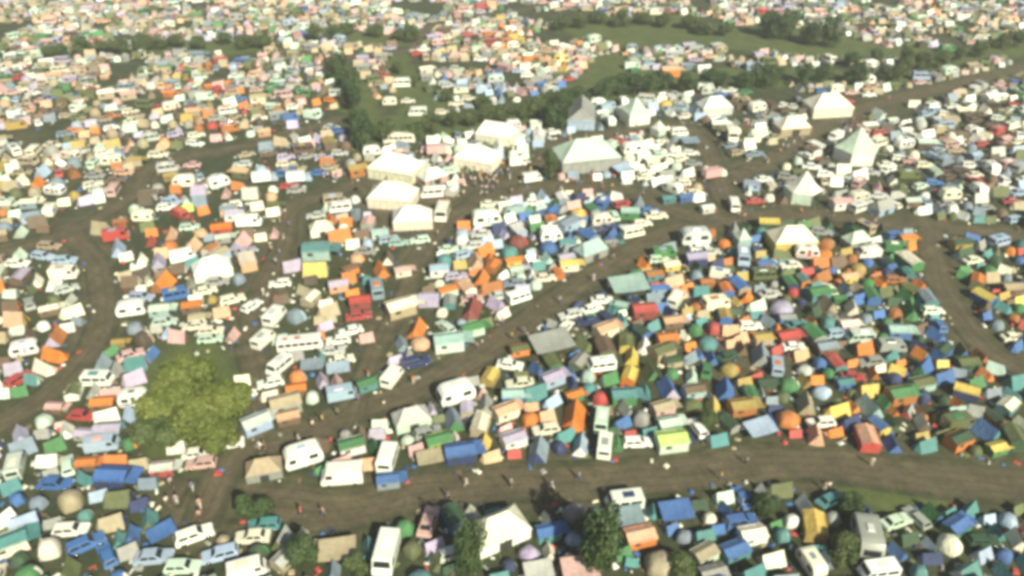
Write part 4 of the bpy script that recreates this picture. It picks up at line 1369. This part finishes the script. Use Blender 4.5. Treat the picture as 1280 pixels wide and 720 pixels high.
for l in LM:       # the landmark itself carries the landmark's description
    if any(w in l[2] for w in ('pair', 'clump', 'middle', 'tree', 'copse')): continue
    c_ = [i for i in single if i['hand'] and NOUN[i['kind']].split()[-1] in l[2] and math.hypot(i['px'] - l[0], i['py'] - l[1]) < 22]
    if c_: min(c_, key=lambda i: math.hypot(i['px'] - l[0], i['py'] - l[1]))['lm'] = l
for it in single: place(it)

# past 300 of a kind: the smallest and farthest of each kind as one object
STUFF_NAME = {'car': 'far_parked_cars', 'ridge': 'far_ridge_tents', 'dome': 'far_dome_tents', 'frame': 'far_frame_tents', 'van': 'far_vans', 'caravan': 'far_caravans'}
tinted('paint_attr', 'attr', 0.3, lo=.92, hi=1.03)
for k in BASE:
    rs = [it for it in rest if it['kind'] == k]
    if not rs: continue
    Vs, Fs, MI, TI, mats = [], [], [], [], []
    off = 0
    cache = []
    for me in SMALL[k]:
        v = np.empty(len(me.vertices) * 3, np.float32); me.vertices.foreach_get('co', v)
        cache.append((v.reshape(-1, 3), [tuple(p.vertices) for p in me.polygons], [me.materials[p.material_index].name for p in me.polygons]))
    for it in rs:
        v, f, mn = cache[it['v']]
        c, s = math.cos(it['rz']), math.sin(it['rz'])
        w = v * np.array([it['s'], it['s'], it['zs']])
        V = np.stack([w[:, 0] * c - w[:, 1] * s + it['X'], w[:, 0] * s + w[:, 1] * c + it['Y'], w[:, 2]], 1)
        ca, cb = varied(PAL[it['c1']], rng), varied(PAL[it['c2']], rng)
        Vs.append(V)
        for fc, m in zip(f, mn):
            Fs.append(tuple(off + i for i in fc))
            t = m
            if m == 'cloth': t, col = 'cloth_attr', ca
            elif m == 'cloth_darker': t, col = 'cloth_attr', tuple(a * .62 for a in ca)
            elif m == 'paint': t, col = 'paint_attr', ca
            else: col = (1, 1, 1, 1)
            if t not in mats: mats.append(t)
            MI.append(mats.index(t)); TI.append(tuple(col)[:3])
        off += len(v)
    me = bpy.data.meshes.new(STUFF_NAME.get(k, k)); me.from_pydata(np.concatenate(Vs).tolist(), [], Fs); me.update()
    for m in mats: me.materials.append(MAT[m])
    me.polygons.foreach_set('material_index', MI)
    at = me.attributes.new('tint', 'FLOAT_COLOR', 'FACE')
    at.data.foreach_set('color', np.concatenate([np.array(TI, np.float32), np.ones((len(TI), 1), np.float32)], 1).ravel())
    o = bpy.data.objects.new(STUFF_NAME.get(k, k), me); COL.objects.link(o)
    o['kind'] = 'stuff'; o['label'] = {'car': 'mass of small parked cars across the farthest fields', 'ridge': 'mass of tiny ridge tents across the farthest fields', 'dome': 'mass of tiny dome tents across the farthest fields', 'frame': 'mass of tiny frame tents across the farthest fields', 'van': 'mass of tiny vans across the farthest fields'}.get(k, 'mass of tiny %ss across the farthest fields' % NOUN[k]); o['category'] = NOUN[k] + 's'

# ------------------------------------------------------------------ trees
def crown_mesh(seed, kind, n, w, h, z0, leaf):
    r = np.random.RandomState(seed)
    nb = 9 + r.randint(5)
    lobes = []
    for _ in range(nb):
        a = r.rand() * 2 * math.pi; rad = (r.rand() ** .6) * .62
        lobes.append((rad * math.cos(a), rad * math.sin(a), (r.rand() - .35) * .75, .30 + r.rand() * .24))
    L = np.array(lobes)
    V, Fq, leafy = [], [], []
    pick = r.randint(nb, size=n)
    d = r.normal(size=(n, 3)); d /= np.linalg.norm(d, axis=1)[:, None]
    rr = L[pick, 3] * (0.55 + .5 * r.rand(n) ** .6)
    c = L[pick, :3] + d * rr[:, None]
    tone = r.rand(nb)[pick] * .5 + r.rand(n) * .5
    c[:, 0] *= w / 2; c[:, 1] *= w / 2; c[:, 2] = z0 + (c[:, 2] + .55) / 1.35 * h
    u = r.normal(size=(n, 3)); u /= np.linalg.norm(u, axis=1)[:, None]
    nrm = d * .8 + u * .6; nrm /= np.linalg.norm(nrm, axis=1)[:, None]
    t1 = np.cross(nrm, r.normal(size=(n, 3))); t1 /= np.linalg.norm(t1, axis=1)[:, None]
    t2 = np.cross(nrm, t1)
    sz = leaf * (.6 + .8 * r.rand(n))[:, None]
    V = np.stack([c - t1 * sz, c - t2 * sz * .7 + nrm * sz * .1, c + t1 * sz, c + t2 * sz * .7 - nrm * sz * .15], 1).reshape(-1, 3)
    V[:, 2] = np.maximum(V[:, 2], .05)
    Fq = np.arange(4 * n).reshape(n, 4)
    me = np_mesh('crown', V, Fq)
    at = me.attributes.new('leafy', 'FLOAT', 'FACE'); at.data.foreach_set('value', tone.astype(np.float32))
    me.materials.append(MAT['leaf_' + kind])
    return me
def trunk_mesh(h, r0, seed):
    rr = random.Random(seed); m = MB()
    p = Vector((0, 0, 0)); q = Vector((rr.uniform(-.1, .1), rr.uniform(-.1, .1), h * .4)); m.tube(p, q, r0, 8, r0 * .7)
    for k in range(5):
        a = k * 1.26 + rr.random(); e = q + Vector((math.cos(a) * h * .22, math.sin(a) * h * .22, h * rr.uniform(.2, .42)))
        m.tube(q - Vector((0, 0, .1)), e, r0 * .5, 5, r0 * .15)
    return m.mesh('trunk', 'bark')
TP = {}
for kind in ('dark', 'mid', 'light'):
    TP[kind] = [(crown_mesh(10 + i, kind, 2200, 1.0, 0.88, 0.12, .035), trunk_mesh(1.0, .035, i)) for i in range(4)]
big = {}
for ti, (x, y, h, w, kind, label, cat, name, group) in enumerate(TREES):
    X, Y = gp(x, y)
    o = bpy.data.objects.new(name, None); COL.objects.link(o)
    if ti < 18:
        n = 9000 if w > 6.5 else 4500
        cm = crown_mesh(50 + ti, kind, n, 1.0, 0.9 if name == 'bush' else .85, .03 if name == 'bush' else .14, .022 if w > 10 else .035); tm = TP[kind][ti % 4][1]
    else:
        cm, tm = TP[kind][ti % 4]
    c = bpy.data.objects.new('crown', cm); t = bpy.data.objects.new('trunk', tm)
    for q in (c, t): COL.objects.link(q); q.parent = o
    c.scale = (w, w, h); t.scale = (h * .9, h * .9, h * .9)
    o.location = (X, Y, -.02); o.rotation_euler = (0, 0, rng.uniform(0, 6.28))
    o['label'] = label; o['category'] = cat
    if group: o['group'] = group

# ------------------------------------------------------------------ people
def skin_mesh(name, verts, edges, radii, mat, sub=1):
    me = bpy.data.meshes.new(name + '_cage'); me.from_pydata(verts, edges, [])
    ob = bpy.data.objects.new('cage', me); COL.objects.link(ob)
    ob.modifiers.new('skin', 'SKIN')
    sv = me.skin_vertices[0].data
    for i, r in enumerate(radii):
        sv[i].radius = (r, r) if not isinstance(r, tuple) else r
        sv[i].use_root = (i == 0)
    s = ob.modifiers.new('sub', 'SUBSURF'); s.levels = sub
    dg = bpy.context.evaluated_depsgraph_get(); dg.update()
    out = bpy.data.meshes.new_from_object(ob.evaluated_get(dg))
    out.name = name
    out.materials.clear(); out.materials.append(MAT[mat])
    out.polygons.foreach_set('use_smooth', [True] * len(out.polygons))
    bpy.data.objects.remove(ob)
    return out
def person_pose(kind):
    if kind == 'sit':
        pel = (0, 0, .18); ch = (-.06, 0, .52); nk = (-.05, 0, .70); hd = (-.02, 0, .88)
        kneel, kner = (.42, .14, .42), (.44, -.14, .40); al, ar = (.62, .14, .07), (.66, -.13, .07)
        ell, elr = (.10, .26, .42), (.1, -.26, .42); hl, hr_ = (.33, .16, .42), (.33, -.16, .42)
    elif kind == 'walk':
        pel = (0, 0, .92); ch = (.03, 0, 1.27); nk = (.04, 0, 1.46); hd = (.06, 0, 1.62)
        kneel, kner = (.20, .09, .52), (-.06, -.09, .50); al, ar = (.30, .09, .08), (-.32, -.09, .14)
        ell, elr = (-.12, .25, 1.13), (.12, -.25, 1.15); hl, hr_ = (-.10, .26, .90), (.28, -.22, .98)
    else:
        pel = (0, 0, .93); ch = (0, 0, 1.28); nk = (.01, 0, 1.47); hd = (.03, 0, 1.63)
        kneel, kner = (.02, .10, .50), (.0, -.11, .50); al, ar = (-.02, .12, .08), (-.02, -.13, .08)
        ell, elr = (.0, .27, 1.13), (.05, -.27, 1.12); hl, hr_ = (.08, .26, .88), (.24, -.2, 1.02)
    V = [pel, ch, nk, hd]; Ra = [.13, .15, .055, .10]
    E = [(0, 1), (1, 2), (2, 3)]
    def chain(root, pts, rs):
        pi = root
        for p, r in zip(pts, rs): V.append(p); Ra.append(r); E.append((pi, len(V) - 1)); pi = len(V) - 1
        return pi
    Vv = lambda p, d: tuple(a + b for a, b in zip(p, d))
    chain(3, [Vv(hd, (0, 0, .1))], [.07])
    for s, kn, an in ((1, kneel, al), (-1, kner, ar)):
        chain(0, [Vv(pel, (0, s * .09, -.06)), kn, an, Vv(an, (.13, 0, -.04))], [.095, .062, .042, .04])
    for s, el, hn in ((1, ell, hl), (-1, elr, hr_)):
        e = chain(1, [Vv(ch, (0, s * .17, .11)), el, hn], [.062, .042, .026])
        d = (Vector(hn) - Vector(el)).normalized()
        palm = tuple(Vector(hn) + d * .06); pe = chain(e, [palm], [.032])
        for f in range(4):
            chain(pe, [tuple(Vector(palm) + d * (.07 + (.015 if f in (1, 2) else 0)) + Vector((.02 * (f - 1.5), 0, -.01)))], [.009])
        chain(e, [tuple(Vector(hn) + d * .06 + Vector((.045, 0, 0)))], [.010])
    body = skin_mesh('person', V, E, Ra, 'skin')
    sV = [pel, ch, Vv(ch, (0, 0, .13))]; sE = [(0, 1), (1, 2)]; sR = [.145, .17, .09]
    for s, el in ((1, ell), (-1, elr)):
        sV += [Vv(ch, (0, s * .18, .11)), tuple(Vector(Vv(ch, (0, s * .18, .11))).lerp(Vector(el), .7))]; sE += [(1, len(sV) - 2), (len(sV) - 2, len(sV) - 1)]; sR += [.08, .062]
    shirt = skin_mesh('shirt', sV, sE, sR, 'cloth')
    tV = [Vv(pel, (0, 0, .06)), pel]; tE = [(0, 1)]; tR = [.145, .14]
    for s, kn, an in ((1, kneel, al), (-1, kner, ar)):
        b0 = len(tV); tV += [Vv(pel, (0, s * .09, -.06)), kn, tuple(Vector(an) + (Vector(kn) - Vector(an)) * .08)]; tE += [(1, b0), (b0, b0 + 1), (b0 + 1, b0 + 2)]; tR += [.11, .078, .06]
    trousers = skin_mesh('trousers', tV, tE, tR, 'cloth')
    m = MB()
    m.grid(lambda u, v: Vector(hd) + Vector((-.02 + .115 * math.cos(v * 1.75) * math.cos(u * 6.2832), .108 * math.cos(v * 1.75 - .2) * math.sin(u * 6.2832), .03 + .14 * math.sin(v * math.pi / 2) - (.12 * (1 - v) if math.cos(u * 6.2832) < .3 else 0))), 12, 5, True)
    hair = m.mesh('hair', 'hair')
    return [('body', body, 'skin'), ('shirt', shirt, 's'), ('trousers', trousers, 't'), ('hair', hair, None)]
POSES = {k: person_pose(k) for k in ('stand', 'walk', 'sit')}
SHIRTS = ['white', 'pink', 'red', 'blue', 'yellow', 'black', 'orange', 'pale blue', 'cream', 'green', 'lilac', 'grey']
TROU = {'blue': (.06, .10, .22), 'black': (.03, .03, .035), 'brown': (.12, .08, .05), 'white': (.7, .68, .62)}
spots = []
for _ in range(110): spots.append((rng.gauss(606, 20), rng.gauss(223, 9)))
for _ in range(34): spots.append((rng.gauss(425, 14), rng.gauss(214, 9)))
spots += [(377, 645), (405, 645), (1030, 614), (1036, 608), (215, 608), (210, 632), (222, 630), (852, 628), (858, 634), (866, 640), (398, 522), (404, 530), (690, 612), (900, 600), (560, 625), (300, 560), (742, 352), (700, 380), (640, 425), (655, 418), (480, 506), (930, 275), (1000, 268), (700, 236), (765, 238), (640, 243), (330, 370), (355, 300), (362, 285), (350, 278), (350, 320), (900, 240), (938, 215), (960, 205), (1002, 178)]
lanes_px = [p for n, hw, pts in LANES[:7] for p in smooth([tuple(map(float, q)) for q in pts], 6)]
for _ in range(62):
    q = rng.choice(lanes_px); spots.append((q[0] + rng.uniform(-14, 14), q[1] + rng.uniform(-7, 7)))
for _ in range(150):
    it = rng.choice(items)
    spots.append((it['px'] + rng.uniform(-16, 16), it['py'] + rng.uniform(-4, 16)))
pc = 0
plabels = set()
for (x, y) in spots:
    if not (5 < x < 1275 and 90 < y < 715): continue
    X, Y = gp(x, y)
    it = dict(X=X, Y=Y, hx=.3, hy=.3, rz=0)
    if clash(it, .15): continue
    put(dict(it, kind='person'))
    pose = rng.choice(['stand', 'walk', 'stand', 'walk', 'sit'])
    sh, tr = rng.choice(SHIRTS), rng.choice(list(TROU))
    lm = sorted(LM, key=lambda l: (l[0] - x) ** 2 + ((l[1] - y) * 1.5) ** 2)
    near = sorted([i for i in single if abs(i['X'] - X) < 14 and abs(i['Y'] - Y) < 14], key=lambda i: (i['X'] - X) ** 2 + (i['Y'] - Y) ** 2)[:4]
    word = {'stand': 'standing', 'walk': 'walking', 'sit': 'sitting'}[pose]
    lab = None
    def R_(l): 
        dx, dy = x - l[0], y - l[1]
        if abs(dy) * 1.3 > abs(dx): return 'behind' if dy < 0 else 'in front of'
        return 'left of' if dx < 0 else 'right of'
    tries = ['person in %s top %s beside %s' % (sh, word, art('%s %s' % (n['c1'], NOUN[n['kind']]))) + ', %s %s' % (R_(lm[0]), lm[0][2]) for n in near]
    tries += ['person in %s top, %s trousers, %s %s %s' % (sh, tr, word, R_(l), l[2]) for l in lm[:4]]
    for t in tries:
        if len(t.split()) <= 16 and t not in plabels: lab = t; break
    if lab is None: continue
    plabels.add(lab)
    o = bpy.data.objects.new('person', None); COL.objects.link(o)
    for pn, me, role in POSES[pose]:
        c = bpy.data.objects.new(pn, me); COL.objects.link(c); c.parent = o
        c.color = {'skin': (.48, .28, .2, 1), 's': PAL[sh] + (1,), 't': TROU[tr] + (1,), None: (1, 1, 1, 1)}[role]
    o.location = (X, Y, .05); s = rng.uniform(.93, 1.06); o.scale = (s, s, s); o.rotation_euler = (0, 0, rng.uniform(0, 6.28))
    o['label'] = lab; o['category'] = 'person'; o['group'] = 'people out on the lanes'
    pc += 1
print('PEOPLE', pc)

# ------------------------------------------------------------------ camping clutter too small to tell apart
lm_, lt = MB(), []
lr = random.Random(5)
pool = [it for it in items if it['py'] > 130]
for _ in range(5200):
    it = lr.choice(pool)
    a = lr.uniform(0, 6.28); d = it['r'] + lr.uniform(-.3, 1.4)
    x, y = it['X'] + math.cos(a) * d, it['Y'] + math.sin(a) * d
    w, l, h = lr.uniform(.08, .4), lr.uniform(.1, .5), lr.uniform(.03, .35)
    c, sn_ = math.cos(a * 3), math.sin(a * 3)
    q = [(x + u * c - v * sn_, y + u * sn_ + v * c) for u, v in ((-w, -l), (w, -l), (w, l), (-w, l))]
    k = lr.uniform(.5, .9)
    t = [(x + (p[0] - x) * k, y + (p[1] - y) * k) for p in q]
    lm_.add([(p[0], p[1], 0) for p in q] + [(p[0], p[1], h) for p in t], [(4, 5, 6, 7), (0, 1, 5, 4), (1, 2, 6, 5), (2, 3, 7, 6), (3, 0, 4, 7)])
    col = PAL[lr.choice(['white', 'cream', 'tan', 'black', 'dark brown', 'blue', 'grey', 'brown', 'olive', 'red', 'pale grey', 'navy blue'])]
    lt += [col + (1,)] * 5
me = lm_.mesh('litter', 'cloth_attr')
at = me.attributes.new('tint', 'FLOAT_COLOR', 'FACE'); at.data.foreach_set('color', np.array(lt, np.float32).ravel())
o = bpy.data.objects.new('litter', me); COL.objects.link(o); o['kind'] = 'stuff'; o['label'] = 'scattered bags, boxes and litter on the grass between the tents'; o['category'] = 'litter'

# ------------------------------------------------------------------ summer haze
HAZE = 0.0004
m = bpy.data.materials.new('haze'); m.use_nodes = True
nt = m.node_tree; nt.nodes.remove(nt.nodes['Principled BSDF'])
pv = nt.nodes.new('ShaderNodeVolumePrincipled'); pv.inputs['Color'].default_value = (.88, .91, .90, 1); pv.inputs['Density'].default_value = HAZE
nt.links.new(pv.outputs[0], nt.nodes['Material Output'].inputs['Volume'])
MAT['haze'] = m
hb = MB(); hb.box(-5600, 5600, -4600, 7600, -1.2, HCAM + 6)
hm = hb.mesh('haze', 'haze'); ho = bpy.data.objects.new('haze', hm); COL.objects.link(ho); ho['kind'] = 'stuff'; ho['label'] = 'thin pale summer haze over the far fields'; ho['category'] = 'haze'
